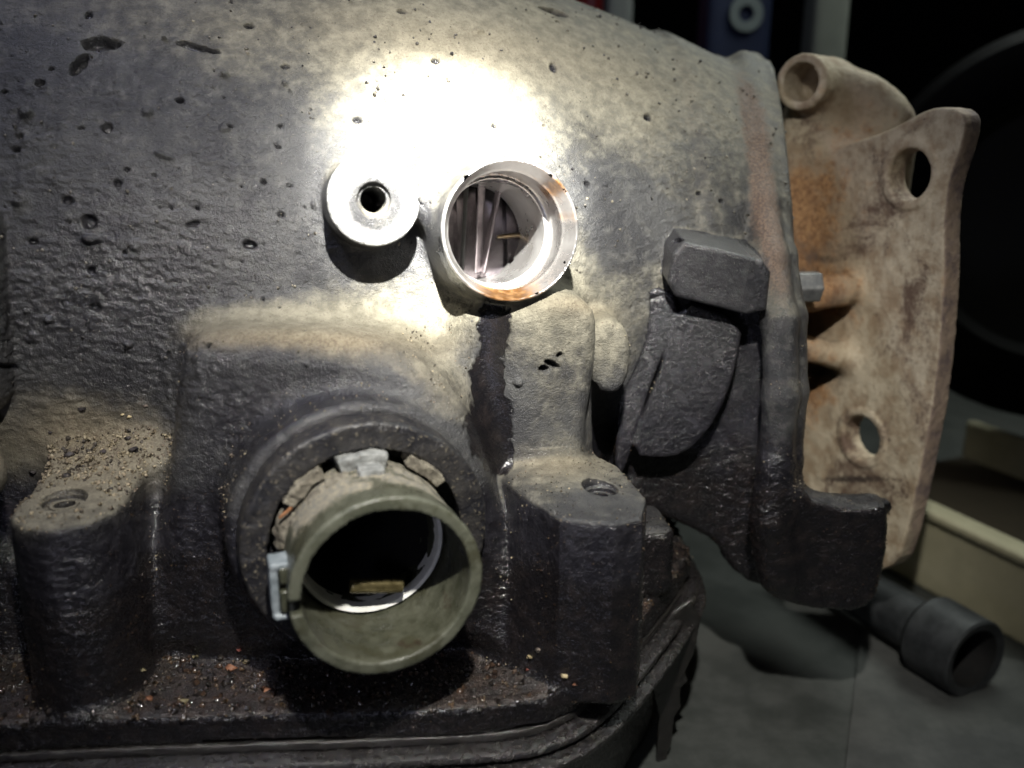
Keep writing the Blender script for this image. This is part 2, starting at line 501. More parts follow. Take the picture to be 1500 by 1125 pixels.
# ------------------------------------------------------------------ the gearbox casing
VC, WC = 6.0, 0.9
RU = np.array([-12, -6, -4, -2, 0, 1.6, 2.6, 3.1, 3.35, 3.7, 4.4, 5.0, 5.3, 9.0])
RR = np.array([7.0, 6.55, 6.4, 6.15, 5.75, 5.17, 4.83, 4.64, 4.66, 4.52, 4.22, 4.12, 4.14, 4.0])
_uu = np.linspace(-12, 9, 2101); _rr = np.interp(_uu, RU, RR)
_kk = np.exp(-np.linspace(-2, 2, 31)**2); _kk /= _kk.sum(); _rr = np.convolve(np.pad(_rr, 15, 'edge'), _kk, 'valid')
def barrel(p):
    R = np.interp(p[:, 0], _uu, _rr)
    return (np.hypot(p[:, 1]-VC, p[:, 2]-WC)-R)*.96
A_S = unit((0.26, -1.0, -0.045))      # axis of the sleeve
A_P = unit((0.17, -0.97, 0.10))     # axis of the two bosses above
SLB = np.array([-2.09, -1.9, -1.32])

prims = []
add = prims.append
add(Prim(barrel, (-12, -1.5, -7), (7, 13, 8.5), 'housing'))
# lower wall of the casing behind the columns
add(p_ext((0, 0, 0), (0, 1, 0), (0, 0, 1), (1, 0, 0), [(-1.0, -3.7), (-.75, -2.4), (-.2, -.9), (.3, .4), (3, .4), (3, -3.9), (-1.0, -3.9)], -9, 1.2, .25, label='housing', k=.6))
# bulky block round the sleeve
add(p_slab([(248, 560), (262, 500), (330, 488), (480, 492), (590, 520), (665, 580), (712, 680), (730, 800), (730, 980), (195, 980), (215, 840), (238, 680)],
           (0, -1.75, 0), (0.10, 1, 0.0), 0, 3.2, .42, label='sleeve_block', k=.55))
add(p_cyl(SLB-A_S*2.2, SLB+A_S*.05, 1.66, .12, label='sleeve_block', k=.25))
# left bolt column and its dusty shelf
add(p_ext((0, 0, 0), (0, 1, 0), (0, 0, 1), (1, 0, 0), [(-1.75, -.98), (-.9, -.82), (1.3, .05), (1.6, -4), (-1.75, -4)], -6.35, -5.05, .14, label='bolt_column', k=.35))
add(p_cyl((-5.72, -1.75, -3.7), (-5.72, -1.75, -.97), .68, .12, rb=.64, label='bolt_column', k=.12))
add(p_ext((0, 0, 0), (0, 1, 0), (0, 0, 1), (1, 0, 0), [(-.6, -.85), (1.3, .05), (1.6, -4), (-.3, -4)], -5.4, -4.2, .14, label='bolt_column', k=.5))
# right bolt column
add(p_ext((0, 0, 0), (1, 0, 0), (0, 1, 0), (0, 0, 1),
          smooth_poly([tuple(PW(x, y, -1.12)[:2]) for x, y in [(738, 700), (760, 662), (850, 655), (905, 680), (948, 728), (942, 760), (900, 768), (820, 760), (775, 730)]], 0),
          -3.7, -1.12, .09, label='bolt_column_right', k=.12))
add(p_caps((.50, -1.05, -1.7), (.30, -1.25, -3.6), .55, .8, label='bolt_column_right', k=.7))
# second smaller column behind it, at the corner
add(p_box((2.1, .35, -2.9), (.42, .55, .58), .2, label='corner_lug', k=.15))
# vertical rib below the oil port
add(p_slab([(672, 470), (720, 440), (800, 450), (800, 690), (690, 690), (660, 620)], (0, -.46, 0), (-.1, 1, .05), 0, 1.9, .2, label='housing', k=.6))
add(p_slab([(742, 480), (770, 440), (830, 428), (872, 452), (880, 480), (874, 560), (858, 640), (852, 680), (765, 680), (745, 600)],
           (0, -.70, 0), (-.12, 1, .08), 0, 1.9, .24, label='web_rib', k=.42))
add(p_slab([(868, 478), (895, 466), (920, 482), (926, 520), (920, 560), (902, 580), (874, 572), (864, 520)], (0, -.15, 0), (0, 1, 0), 0, 1.5, .13, label='nub', k=.16))
# right end plate, its diagonal ribs and the raised pad
add(p_slab([(880, 440), (1090, 360), (1165, 400), (1172, 700), (1165, 880), (1120, 872), (1064, 830), (1052, 798), (1000, 770), (930, 745), (900, 690)],
           PV(1010, 600, 1.5), (.22, 1, 0.02), 0, 2.2, .18, label='end_plate', k=.35))
add(p_slab([(905, 432), (985, 420), (996, 470), (966, 530), (938, 610), (916, 690), (900, 700), (905, 600), (912, 520)],
           PV(950, 560, 1.05), (.15, 1, 0.0), 0, 1.3, .05, label='diagonal_rib', k=.04))
add(p_slab([(992, 440), (1090, 470), (1078, 545), (1052, 612), (1018, 655), (985, 672), (922, 668), (944, 600), (972, 530)],
           PV(1000, 560, .95), (.15, 1, 0.0), 0, 1.3, .06, label='wide_rib', k=.04))
add(p_slab([(985, 372), (1002, 354), (1050, 364), (1118, 382), (1130, 400), (1124, 456), (1092, 462), (990, 436), (978, 414)],
           PV(1050, 410, .45), (.10, 1, .12), 0, 1.8, .07, sm=0, label='raised_pad', k=.05))
# flange bead
fl = [PV(1088, 96, 5.0), PV(1100, 150, 3.9), PV(1108, 220, 2.9), PV(1116, 300, 2.1), PV(1128, 380, 1.35), PV(1142, 470, .75), PV(1144, 580, .5), PV(1136, 680, .45), PV(1130, 760, .4), PV(1140, 840, .5)]
for a, b in zip(fl[:-1], fl[1:]):
    add(p_caps(a, b, .27, label='flange', k=.16))
for a, b in zip(fl[:-1], fl[1:]):
    add(p_caps(a+np.array([.25, .25, 0]), b+np.array([.25, .25, 0]), .27, label='flange', k=.1))
# foot
add(p_slab([(1120, 700), (1160, 712), (1200, 736), (1260, 745), (1298, 738), (1305, 760), (1298, 830), (1282, 888), (1240, 900), (1170, 892), (1125, 872), (1110, 800)],
           PV(1200, 800, .25), (.12, 1, .05), 0, .55, .14, label='foot', k=.3))
add(p_caps(PV(1190, 735, .45), PV(1292, 742, .55), .14, label='foot', k=.12))
# rail that meets the pan
rail_pix = [(-420, 1066), (130, 1054), (450, 1046), (700, 1040), (800, 1022), (868, 985), (925, 925), (975, 865), (1012, 812)]
rail = [PW(x, y, -3.55)[:2] for x, y in rail_pix]
rail2 = [(-9.0, rail[1][1]), (rail[1][0], rail[1][1]), (rail[3][0], (rail[3][1]+rail[2][1])/2)] + [tuple(a) for a in rail[4:]] + [(rail[-1][0]+.1, 3.2), (-9, 3.2)]
add(p_ext((0, 0, 0), (1, 0, 0), (0, 1, 0), (0, 0, 1), rail2, -3.98, -3.55, .09, label='pan_rail', k=.22))
# bosses
SB = PV(548, 292, -.80); PB = PV(750, 338, -.85)
add(p_cyl(SB-A_P*2.2, SB, .63, .04, rb=.595, label='small_boss', k=.12))
add(p_cyl(PB-A_P*2.2, PB, 1.06, .05, rb=.925, label='port_boss', k=.14))
add(p_caps((SB+PB)/2+np.array([.25, .75, .1]), (SB+PB)/2+np.array([-.1, .8, .1]), .33, label='port_boss', k=.25))
# rim bump at the far left
add(p_caps(PV(-50, 330, -.55), PV(-44, 560, -.75), .42, .5, label='housing', k=.1))
add(p_caps(PV(-44, 640, -1.2), PV(-30, 700, -1.5), .3, .3, label='housing', k=.2))
CUTN = unit((.9525, -.2816, .116)); CUTO = np.array([4.62, .3, -1.73])+CUTN*.22
prims.insert(1, Prim(lambda p: -((p-CUTO)@CUTN), (0, -3, -8), (12, 14, 9), op='-', k=.06))
# holes
add(p_cyl(SB-A_P*1.6, SB+A_P*.3, .165, .01, label='bore_dark', op='-'))
add(p_cyl(SB-A_P*.09, SB+A_P*.3, .215, .01, label='bore_dark', op='-'))
add(p_cyl(PB-A_P*.9, PB+A_P*.3, .785, .01, label='bore', op='-'))
add(p_cyl(PB-A_P*.30, PB+A_P*.1, .80, .0, rb=.93, label='bore', op='-'))
add(p_cyl(PB-A_P*2.6, PB+A_P*.3, .72, .01, label='bore', op='-'))
add(p_cyl((-3.0, VC, WC), (1.7, VC, WC), 4.6, .3, op='-'))          # hollow inside
add(p_cyl(SLB-A_S*4.5, SLB+A_S*.5, 1.0, .02, label=None, op='-'))
LH = PW(93, 731, -.93); RH = PW(880, 718, -1.12)
for hc, rr_ in ((LH, .25), (RH, .2)):
    add(p_cyl(hc+np.array([0, 0, -.12]), hc+np.array([0, 0, .3]), rr_, .01, op='-'))
    add(p_cyl(hc+np.array([0, 0, -.5]), hc+np.array([0, 0, -.07]), rr_*.72, .02))
    add(p_cyl(hc+np.array([0, 0, -.22]), hc+np.array([0, 0, .1]), rr_*.5, .01, op='-'))
    add(p_cyl(hc+np.array([0, 0, -.05]), hc+np.array([0, 0, .3]), rr_+.02, .0, rb=rr_+.12, op='-'))
# cast tick mark on the right column
vm = [PV(862, 783, -2.02), PV(868, 800, -2.02), PV(892, 757, -2.02)]
for a, b in ((vm[0], vm[1]), (vm[1], vm[2])):
    add(p_caps(a, b, .045, op='-'))
case_f = field(prims)

LO = (-7.6, -4.3, -4.1); HI = (7.4, 7.5, 6.6)
def keepfn(c):
    px, py = proj(c)
    ok = (px > -190) & (px < 1700) & (py > -170) & (py < 1290) & (c[:, 1] < 7)
    e = .05; f0 = case_f(c)
    g = np.stack([case_f(c+np.eye(3)[i]*e)-f0 for i in range(3)], 1)
    g /= np.linalg.norm(g, axis=1)[:, None]+1e-9
    d = CAM-c; d /= np.linalg.norm(d, axis=1)[:, None]
    return ok & ((g*d).sum(1) > -.4)
cv, cq = surface_nets(case_f, LO, HI, VOX, keepfn)
tick('nets')
_px, _py = proj(cv); _dep = (cv-CAM)@CF
_ord = np.argsort(_px); _pxs = _px[_ord]
def hit(px, py):
    """nearest point of the casing met through that spot of the photograph"""
    for r in (3, 8, 30, 120):
        a, b = np.searchsorted(_pxs, (px-r, px+r)); i = _ord[a:b]
        i = i[np.abs(_py[i]-py) < r]
        if len(i): return cv0[i[np.argmin(_dep[i])]]
    return PV(px, py, 0)
cv0 = cv.copy()
cn = vnormals(cv, cq)
_, clab = case_f(cv, labels=True)
labels = np.array([p.label or 'bore_dark' for p in prims])
cl = labels[clab]

def blob(v, px, py, rx, ry=None, ang=0.0, depth=3.0):
    ry = rx if ry is None else ry
    c = hit(px, py); z = (c-CAM)@CF; sc_ = z/1300
    q = v-c; a = radians(ang)
    x = q@CR; y = q@CU
    x, y = x*cos(a)+y*sin(a), -x*sin(a)+y*cos(a)
    return np.exp(-((x/(rx*sc_))**2+(y/(ry*sc_))**2+((q@CF)/(depth))**2))

tick('labels')
nz = cn[:, 2]
n1 = fbm(cv, 1.3, 4, 3); n2 = fbm(cv, 5.0, 3, 5); n3 = fbm(cv, 14.0, 2, 9)
on_house = np.isin(cl, ['housing', 'sleeve_block', 'bolt_column', 'end_plate'])
bore = np.isin(cl, ['bore', 'bore_dark'])
# displacement: flaking skin, crusts and craters
rid = 1-np.abs(fbm(cv*np.array([1, 1, 1.7]), 6.5, 3, 21))*2
lump = sstep(.32, .62, fbm(cv, 4.4, 2, 33))
fine = fbm(cv*np.array([1, 1, 1.5]), 15, 2, 41)
flk = sstep(-.02, .07, fbm(cv*np.array([.8, 1, 1.8]), 10, 3, 55))
disp = .004*n2+.009*fine+.004*rid*.6+.014*lump*(n1 > .0)+.011*flk
rough_zone = blob(cv, 180, 220, 330, 260, 0, 4)+blob(cv, 150, 480, 260, 200, 0, 4)+.6*blob(cv, 1000, 260, 130, 180)+.5*blob(cv, 820, 480, 150)
rough_zone = rough_zone+.55*sstep(-.9, -1.8, cv[:, 2])
disp = disp*(.22+1.2*np.clip(rough_zone, 0, 1)*np.clip(.75+1.1*n1, .25, 1.4))
disp[np.isin(cl, ['web_rib', 'nub'])] *= .6
disp[cl == 'raised_pad'] *= .4
disp[np.isin(cl, ['raised_pad', 'diagonal_rib', 'wide_rib', 'web_rib', 'bolt_column_right'])] *= .6
craters = [(150, 62, 26, 13, -.11, 0), (116, 95, 9, 22, -.10, -25), (290, 68, 36, 5, -.06, -12), (365, 36, 10, 6, -.07, 0), (100, 292, 9, 7, -.07, 0), (132, 328, 10, 11, -.09, 0), (265, 145, 6, 5, -.06, 0),
           (158, 186, 8, 8, -.07, 0), (368, 362, 10, 6, -.08, 0), (50, 356, 8, 6, -.06, 0), (950, 170, 7, 6, -.06, 0), (815, 15, 24, 7, -.09, -6), (590, 14, 7, 4, -.05, 0), (704, 44, 8, 5, .04, 0),
           (388, 264, 4, 4, -.06, 0), (188, 248, 4, 3, -.05, 0), (26, 218, 6, 4, -.06, 0), (414, 314, 6, 4, -.05, 0), (460, 300, 4, 6, .05, 0), (40, 165, 10, 10, .06, 0), (218, 162, 9, 8, .05, 0),
           (812, 535, 14, 5, -.16, -25), (822, 523, 6, 4, -.14, 20), (800, 543, 8, 5, -.15, 10), (757, 563, 7, 6, .035, 0), (525, 175, 6, 4, -.05, 0), (813, 96, 5, 9, -.05, 0), (330, 185, 12, 7, .04, 20),
           (135, 350, 14, 6, .07, 0), (245, 228, 16, 4, .04, -20), (990, 350, 6, 5, -.05, 0), (175, 268, 5, 4, -.06, 0), (285, 330, 10, 4, -.05, 20), (60, 120, 7, 6, -.05, 0), (420, 95, 7, 4, -.05, 0),
           (330, 108, 6, 5, .05, 0), (640, 88, 6, 5, -.04, 0), (130, 20, 6, 8, -.05, 0), (28, 300, 8, 5, .05, 0), (140, 452, 8, 5, -.06, 0), (75, 470, 6, 4, .05, 0), (190, 505, 7, 5, .05, 0)]
pit = np.zeros(len(cv))
_r = np.random.default_rng(5)
for _i in range(85):
    _x, _y = (_r.uniform(0, 480), _r.uniform(0, 540)) if _i < 68 else (_r.uniform(480, 1060), _r.uniform(0, 330))
    _s = 1.3+2.8*_r.random()**3
    craters.append((_x, _y, _s*1.3, _s, -.02-.012*_s if _r.random() < .75 else .05, _r.uniform(-40, 40)))
wob = np.exp(.7*fbm(cv, 7, 2, 77))
for x, y, rx, ry, dp, an in craters:
    b = blob(cv, x, y, rx, ry, an, .8)
    _h = sstep(.35, .62, b*wob); disp += 1.35*dp*_h
    if dp < 0: pit = np.maximum(pit, _h*(rx*ry < 900))
# long cracks in the dirt film
def crack(pts, wdt, dep):
    global disp
    hp = [hit(*p) for p in pts]
    jit = np.stack([fbm(cv, 6, 2, 81), fbm(cv, 6, 2, 82), fbm(cv, 6, 2, 83)], 1)*.05
    q0 = cv+jit
    best = np.full(len(cv), 9.)
    for a, b in zip(hp[:-1], hp[1:]):
        ab = b-a; t = np.clip(((q0-a)@ab)/(ab@ab+1e-9), 0, 1)
        best = np.minimum(best, np.linalg.norm(q0-a-t[:, None]*ab, axis=1))
    disp -= dep*np.exp(-(best/wdt)**2)
crack([(655, 440), (640, 470), (625, 490), (618, 510)], .016, .05)
crack([(560, 505), (590, 495), (618, 488)], .014, .04)
crack([(440, 372), (470, 365), (495, 362)], .014, .04)
crack([(690, 445), (690, 500), (700, 540), (688, 590), (680, 612)], .02, .05)
crack([(925, 455), (940, 445), (960, 440), (975, 428)], .02, .05)
disp[bore] = 0
stain = np.maximum.reduce([blob(cv, 722, 480, 28, 60), blob(cv, 716, 560, 30, 60), blob(cv, 722, 620, 40, 60), blob(cv, 735, 665, 26, 34), .9*blob(cv, 655, 385, 14, 50, 25)])
disp *= 1-.95*sstep(.25, .5, stain)
tidy = np.isin(cl, ['small_boss', 'port_boss'])
disp[tidy] *= .35
cv = cv+cn*np.clip(disp, -.16, .16)[:, None]
cn2 = vnormals(cv, cq)

dust = .36*sstep(.0, .75, nz)+.28*n1
dust += .65*blob(cv, 760, 80, 420, 170, 0, 5)+.12*blob(cv, 1000, 220, 170, 200, 0, 4)
dust += .9*blob(cv, 560, 470, 260, 48, 6)+.9*blob(cv, 330, 470, 110, 30)+.95*blob(cv, 120, 660, 170, 95)+.5*blob(cv, 640, 560, 60, 40, -40)
dust += .55*blob(cv, 815, 500, 70, 110)+.5*blob(cv, 900, 510, 40, 50)+.55*blob(cv, 820, 680, 100, 25, -10)+.5*blob(cv, 1040, 395, 60, 30)+.25*blob(cv, 500, 560, 140, 40)
dust += .4*blob(cv, 880, 400, 110, 90)
dust -= .75*blob(cv, 90, 380, 230, 150, 0, 5)+.55*blob(cv, 180, 190, 260, 160, 0, 5)+.5*blob(cv, 350, 620, 90, 90)+.45*blob(cv, 300, 360, 120, 90, 0, 4)
py_v = proj(cv)[1]; px_v = proj(cv)[0]
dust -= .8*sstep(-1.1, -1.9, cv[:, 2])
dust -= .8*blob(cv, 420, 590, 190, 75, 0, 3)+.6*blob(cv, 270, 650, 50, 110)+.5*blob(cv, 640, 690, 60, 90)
dust -= .7*(cl == 'raised_pad')+.6*np.isin(cl, ['wide_rib', 'diagonal_rib'])
dust = np.clip(dust, 0, 1.1)
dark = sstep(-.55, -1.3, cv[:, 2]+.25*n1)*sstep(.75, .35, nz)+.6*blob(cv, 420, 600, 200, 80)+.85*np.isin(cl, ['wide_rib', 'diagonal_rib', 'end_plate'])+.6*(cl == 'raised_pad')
dark += .7*blob(cv, 120, 460, 170, 110)+.4*blob(cv, 280, 340, 170, 100)+.35*blob(cv, 330, 620, 90, 110)  # first blob paints in the shade where the barrel turns under
dust -= .55*blob(cv, 885, 740, 80, 32)+.5*blob(cv, 930, 330, 100, 90)+.25*blob(cv, 860, 200, 120, 90)+.35*blob(cv, 1020, 190, 40, 60)
dust = np.clip(dust, 0, 1.1)
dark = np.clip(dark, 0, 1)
tan = .9*blob(cv, 400, 500, 240, 24)+.8*blob(cv, 130, 630, 150, 80)+.5*blob(cv, 600, 560, 90, 30, -30)+.6*blob(cv, 860, 445, 70, 18)+.5*blob(cv, 820, 680, 80, 20)+.35*blob(cv, 700, 60, 300, 60)
_pd = cv-PB; _ang = np.degrees(np.arctan2(_pd[:, 2], _pd[:, 0])); _t = _pd@A_P
amber = (bore | (cl == 'port_boss'))*(np.exp(-((_ang+95)/34)**2)*(_t > -.75)+.85*np.exp(-((_ang-42)/13)**2)*(_t > -.55)*(_t < .02)+.5*np.exp(-((_ang-12)/6)**2)*(_t > -.45))*(np.linalg.norm(_pd-_t[:, None]*A_P, axis=1) < 1.0)*(_t > -.8)
dust = np.clip(dust-.8*pit, 0, 1.1)
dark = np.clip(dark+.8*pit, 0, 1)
gloss = .9*blob(cv, 1140, 560, 40, 190)+.6*blob(cv, 1190, 800, 100, 80)+.5*blob(cv, 150, 110, 170, 110, 0, 4)+.6*blob(cv, 740, 880, 60, 50)
oil = 1.0*sstep(-1.3, -2.6, cv[:, 2]+.5*n1)*(nz < .6)+.55*sstep(-3.0, -3.4, cv[:, 2])
edge_n = fbm(cv, 9, 3, 91)
oil = np.maximum(oil, 1.1*sstep(.30, .70, stain+.10*edge_n+.12*n3))
oil += .5*blob(cv, 5, 460, 26, 90)+.45*blob(cv, 1000, 700, 120, 90)*(n2 > -.1)+.25*blob(cv, 1140, 600, 60, 160)
brown = .55*sstep(-2.9, -3.4, cv[:, 2])*(nz > .3)+1.0*blob(cv, 1108, 180, 26, 130)+.8*blob(cv, 1125, 330, 24, 90)+.3*blob(cv, 985, 780, 50, 40)
brown += .35*blob(cv, 1150, 430, 30, 60)+.3*blob(cv, 200, 600, 100, 60)
wet = stain
bare = np.zeros(len(cv))
bare[cl == 'bore'] = .9
fs = (cv-SB)@A_P > -.06; bare[(cl == 'small_boss') & fs] = .85
fp = (cv-PB)@A_P > -.06; bare[(cl == 'port_boss') & fp] = .6
_r = np.linalg.norm(cv-SB-((cv-SB)@A_P)[:, None]*A_P+A_P*0, axis=1)
bare = np.where((cl == 'small_boss') & fs, .9*sstep(.30, .42, _r+.06*n2+.1*(cv-SB)[:, 2]), bare)
bare *= np.clip(.85+.6*n3, 0, 1)
oil = np.where(bare > .1, 0, oil)
oil += np.where((cl == 'port_boss') & fp, .5*sstep(-.2, -.7, (cv-PB)[:, 2]), 0)
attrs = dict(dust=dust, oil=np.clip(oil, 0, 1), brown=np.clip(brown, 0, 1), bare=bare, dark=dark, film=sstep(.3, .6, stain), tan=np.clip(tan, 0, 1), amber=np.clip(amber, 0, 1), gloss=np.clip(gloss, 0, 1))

tick('attrs')
case = empty('gearbox_casing', (0, 3, FLOOR), 'grimy dark cast gearbox casing with two round bosses and a dusty shelf', 'gearbox')
part_of = {'housing': 'housing', 'sleeve_block': 'sleeve_block', 'bolt_column': 'bolt_column', 'bolt_column_right': 'bolt_column', 'corner_lug': 'corner_lug', 'web_rib': 'vertical_rib',
           'nub': 'nub', 'end_plate': 'end_plate', 'diagonal_rib': 'diagonal_rib', 'wide_rib': 'diagonal_rib', 'raised_pad': 'raised_pad', 'flange': 'flange', 'foot': 'foot', 'pan_rail': 'pan_rail',
           'small_boss': 'small_boss', 'port_boss': 'port_boss', 'bore': 'bore', 'bore_dark': 'housing'}
part_label = {'bolt_column': 'bolt column under the dusty shelf', 'bolt_column_right': 'bolt column with a cast tick mark', 'small_boss': 'round boss with bare bright face and small bolt hole',
              'port_boss': 'wide open oil port boss with oily rim', 'bore': 'bright machined bore walls', 'raised_pad': 'square raised grey pad', 'foot': 'rounded lower foot of the flange',
              'pan_rail': 'gritty oily rail above the pan', 'wide_rib': 'wide dark diagonal rib', 'vertical_rib': 'pale grey vertical rib beside the oil stain'}
cl = np.where((cl == 'port_boss') & fp, 'bore', cl)
ql = np.where(cl == 'bore_dark', 'housing', cl)[cq[:, 0]]
def islands(q):
    ids, inv = np.unique(q, return_inverse=True); inv = inv.reshape(-1, 4)
    r = np.arange(len(ids))
    for _ in range(200):
        m = r[inv].min(1); o = r.copy()
        for c in range(4): np.minimum.at(r, inv[:, c], m)
        r = r[r]; r = r[r]
        if (r == o).all(): break
    return r[inv[:, 0]]
for lb in sorted(set(ql)):
    if lb in ('housing', 'bore'): continue
    m = np.nonzero(ql == lb)[0]
    isl = islands(cq[m]); u_, c_ = np.unique(isl, return_counts=True)
    ql[m[isl != u_[np.argmax(c_)]]] = 'housing'
for lb in sorted(set(ql)):
    m = ql == lb
    ids, inv = np.unique(cq[m], return_inverse=True)
    if m.sum() < 40: continue
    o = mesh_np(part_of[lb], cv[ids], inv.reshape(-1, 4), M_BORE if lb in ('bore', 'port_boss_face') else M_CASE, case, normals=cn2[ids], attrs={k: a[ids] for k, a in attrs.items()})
    if lb in part_label: o['label'] = part_label[lb]

tick('case meshes')
# ------------------------------------------------------------------ lathe helper
def lathe(name, prof, o, axis, mat, parent=None, seg=96, arc=(0, 2*pi), xdir=None):
    ax = unit(axis); x = unit(np.cross(ax, (0, 0, 1)) if xdir is None else xdir); y = np.cross(ax, x)
    full = arc[1]-arc[0] > 6.28
    ns = seg if full else seg+1
    v = []; q = []
    for i in range(ns):
        a = arc[0]+(arc[1]-arc[0])*i/seg
        for t, r in prof: v.append(np.asarray(o)+ax*t+(x*cos(a)+y*sin(a))*r)
    n = len(prof)
    for i in range(seg):
        for j in range(n-1):
            a = i*n+j; b = ((i+1) % ns)*n+j
            q.append((a, a+1, b+1, b))
    o_ = mesh_np(name, np.array(v), np.array(q), mat, parent, smooth=True)
    o_.data.set_sharp_from_angle(angle=radians(35))
    return o_

# ------------------------------------------------------------------ drum seen through the oil port
drum = empty('rotor_drum', (0, VC, WC), 'dark oily steel drum with vertical grooves seen inside the oil port', 'drum')
prof = []
u = -2.2
DR = 4.42
for i, (w_, g) in enumerate([(.5, 0), (.07, .25), (.42, 0), (.07, .25), (.36, 0), (.06, .22), (.30, -.02), (.06, .22), (.36, 0), (.07, .25), (.5, 0), (.07, .25), (.5, 0), (.07, .2), (.6, 0)]):
    prof += [(u, DR-g), (u+w_, DR-g)]; u += w_
prof = [(-2.2, 1.0)]+prof+[(u, 1.0)]
lathe('drum_shell', prof, (0, VC, WC), (1, 0, 0), M_DARKSTEEL, drum, seg=160)
def blade(px0, py0, px1, py1, v0, wd, yaw, mat):
    a, b = PV(px0, py0, v0), PV(px1, py1, v0); ax = unit(b-a)
    e1 = unit(np.cross(ax, (sin(yaw), cos(yaw), 0))); e2 = np.cross(e1, ax)
    sdf_obj('blade', [p_box((a+b)/2, (wd, .02, np.linalg.norm(b-a)/2), .012, R=np.stack([e1, e2, ax], 1))], mat, drum, vox=.016)
blade(735, 255, 706, 400, 1.40, .06, .9, M_DARKSTEEL)
blade(706, 258, 700, 400, 1.42, .07, -.6, M_DARKSTEEL)
blade(684, 258, 676, 400, 1.50, .04, .6, M_BLACK)
pk = empty('stub_pin', PV(742, 345, 1.65), 'short oily bronze pin lying against the drum inside the port', 'pin')
mp = PV(741, 345, 1.62)
sdf_obj('pin_shaft', [p_caps(mp+np.array([-.12, 0, -.02]), mp+np.array([.44, -.05, .03]), .030, .052)], M_BRASS2, pk, vox=.014)

# ring step inside the port and amber oil lying on its lower lip
port_seat = lathe('port_seat', [(-.92, .785), (-.90, .78), (-.90, .735), (-.96, .73)], PB, A_P, M_STEEL, case)
def mat_oil():
    n = NT('amber_gear_oil'); a = n.noise(3, 3)
    n.b.inputs['Coat Weight'].default_value = 1.0; n.b.inputs['Coat Roughness'].default_value = .04
    return n.out(n.mix(n.ramp(a, .3, .7), (.12, .026, .002), (.22, .055, .006)), .2, n.bump(a, .3, .02))
M_OIL = mat_oil()
def oil_film(name, parent, t0, t1, r0, r1, a0, a1, lift=.012):
    ax = A_P; x = unit(np.cross(ax, (0, 0, 1))); y = np.cross(ax, x)
    v = []; nu, nv = 60, 14
    for i in range(nu+1):
        s = i/nu; a = a0+(a1-a0)*s
        wdt = (1-abs(2*s-1)**3)*(.8+.2*sin(9*s+1))
        for j in range(nv+1):
            tt = j/nv
            t = t0+(t1-t0)*tt; r = r0+(r1-r0)*tt
            mid = (t0+t1)/2; t = mid+(t-mid)*wdt
            h = lift*wdt*(1-(2*tt-1)**4)-.004
            v.append(PB+ax*t+(x*cos(a)+y*sin(a))*(r-h))
    q = [(i*(nv+1)+j, i*(nv+1)+j+1, (i+1)*(nv+1)+j+1, (i+1)*(nv+1)+j) for i in range(nu) for j in range(nv)]
    return mesh_np(name, np.array(v), np.array(q), M_OIL, parent)
# angle of "down" in the lathe basis
_x = unit(np.cross(A_P, (0, 0, 1))); _y = np.cross(A_P, _x)
dn = math.atan2(-_y[2], -_x[2])
# ------------------------------------------------------------------ sleeve with seal ring
sx = unit(np.cross(A_S, (0, 0, 1))); sy = np.cross(A_S, sx)
def pol(a, r, t, c=None):
    """a: degrees, 0 = picture right, 90 = up, about the sleeve's axis; t along the axis toward the viewer"""
    c = SLB if c is None else c
    ex = -sx if sx[0] < 0 else sx
    return c+A_S*t+(ex*cos(radians(a))+np.array([0, 0, 1.0])*sin(radians(a)))*r
conn = empty('connector_sleeve', SLB, 'open olive plastic connector sleeve with dirty collar tabs, below the bosses', 'connector')
seal = empty('seal_ring', SLB, 'dusty black rubber ring around the base of the olive sleeve', 'seal')
sdf_obj('ring_body', [p_cyl(SLB-A_S*.05, SLB+A_S*.42, 1.54, .06), p_cyl(SLB-A_S*.3, SLB+A_S*.6, 1.20, .02, op='-')], M_SEAL, seal, vox=.025,
        disp=lambda v: .020*fbm(v, 7, 3, 5)+.014*fbm(v, 1.4, 2, 6))
TF = 1.62
def sl_attr(v, n):
    q = v-SLB; t = q@A_S; rad = np.linalg.norm(q-t[:, None]*A_S, axis=1)
    up = sstep(.1, .9, n[:, 2])
    out_ = ((q-t[:, None]*A_S)*n).sum(1) > .2
    d = (up*sstep(TF-.12, TF-.7, t)*1.1+.25*fbm(v, 2, 2, 8))*out_
    e = sstep(TF-.10, TF-.02, t)
    px, py = proj(v)
    g = lambda x, y, rx, ry: np.exp(-((px-x)/rx)**2-((py-y)/ry)**2)
    stn = (.8*g(600, 943, 28, 9)+.7*g(521, 915, 12, 8)+.5*g(470, 945, 20, 10)+.5*g(655, 880, 14, 30)+.35*g(430, 820, 20, 60)+.3*g(565, 975, 80, 8))
    return dict(dust=np.clip(d, 0, 1), edge=e*np.clip(.7+.8*fbm(v, 3, 3, 88), 0, 1), stain=stn)
slot = pol(184, 1.1, TF-.25)
sdf_obj('sleeve_body', [p_cyl(SLB-A_S*.4, SLB+A_S*TF, 0.95, .035, rb=1.10), p_cyl(SLB-A_S*.9, SLB+A_S*(TF+.3), .84, .01, op='-'), p_cyl(SLB+A_S*.45, SLB+A_S*(TF+.3), .95, .01, op='-'),
                        p_box(slot, (.25, .32, .085), .02, op='-'), p_box(pol(184, 1.03, TF-.05), (.09, .2, .085), .01, op='-')],
        M_SLEEVE, conn, vox=.022, disp=lambda v: .012*fbm(v, 6, 3, 15)+.016*fbm(v, 2, 2, 16), attrs=sl_attr)
# bright inner liner
lathe('liner', [(.35, .95), (.50, .948), (.58, .90), (.56, .86), (.46, .84), (-.2, .84)], SLB, A_S, mat_simple('white_nylon', (.62, .62, .58), (.80, .80, .76), .3, 3, bump=.006), conn)
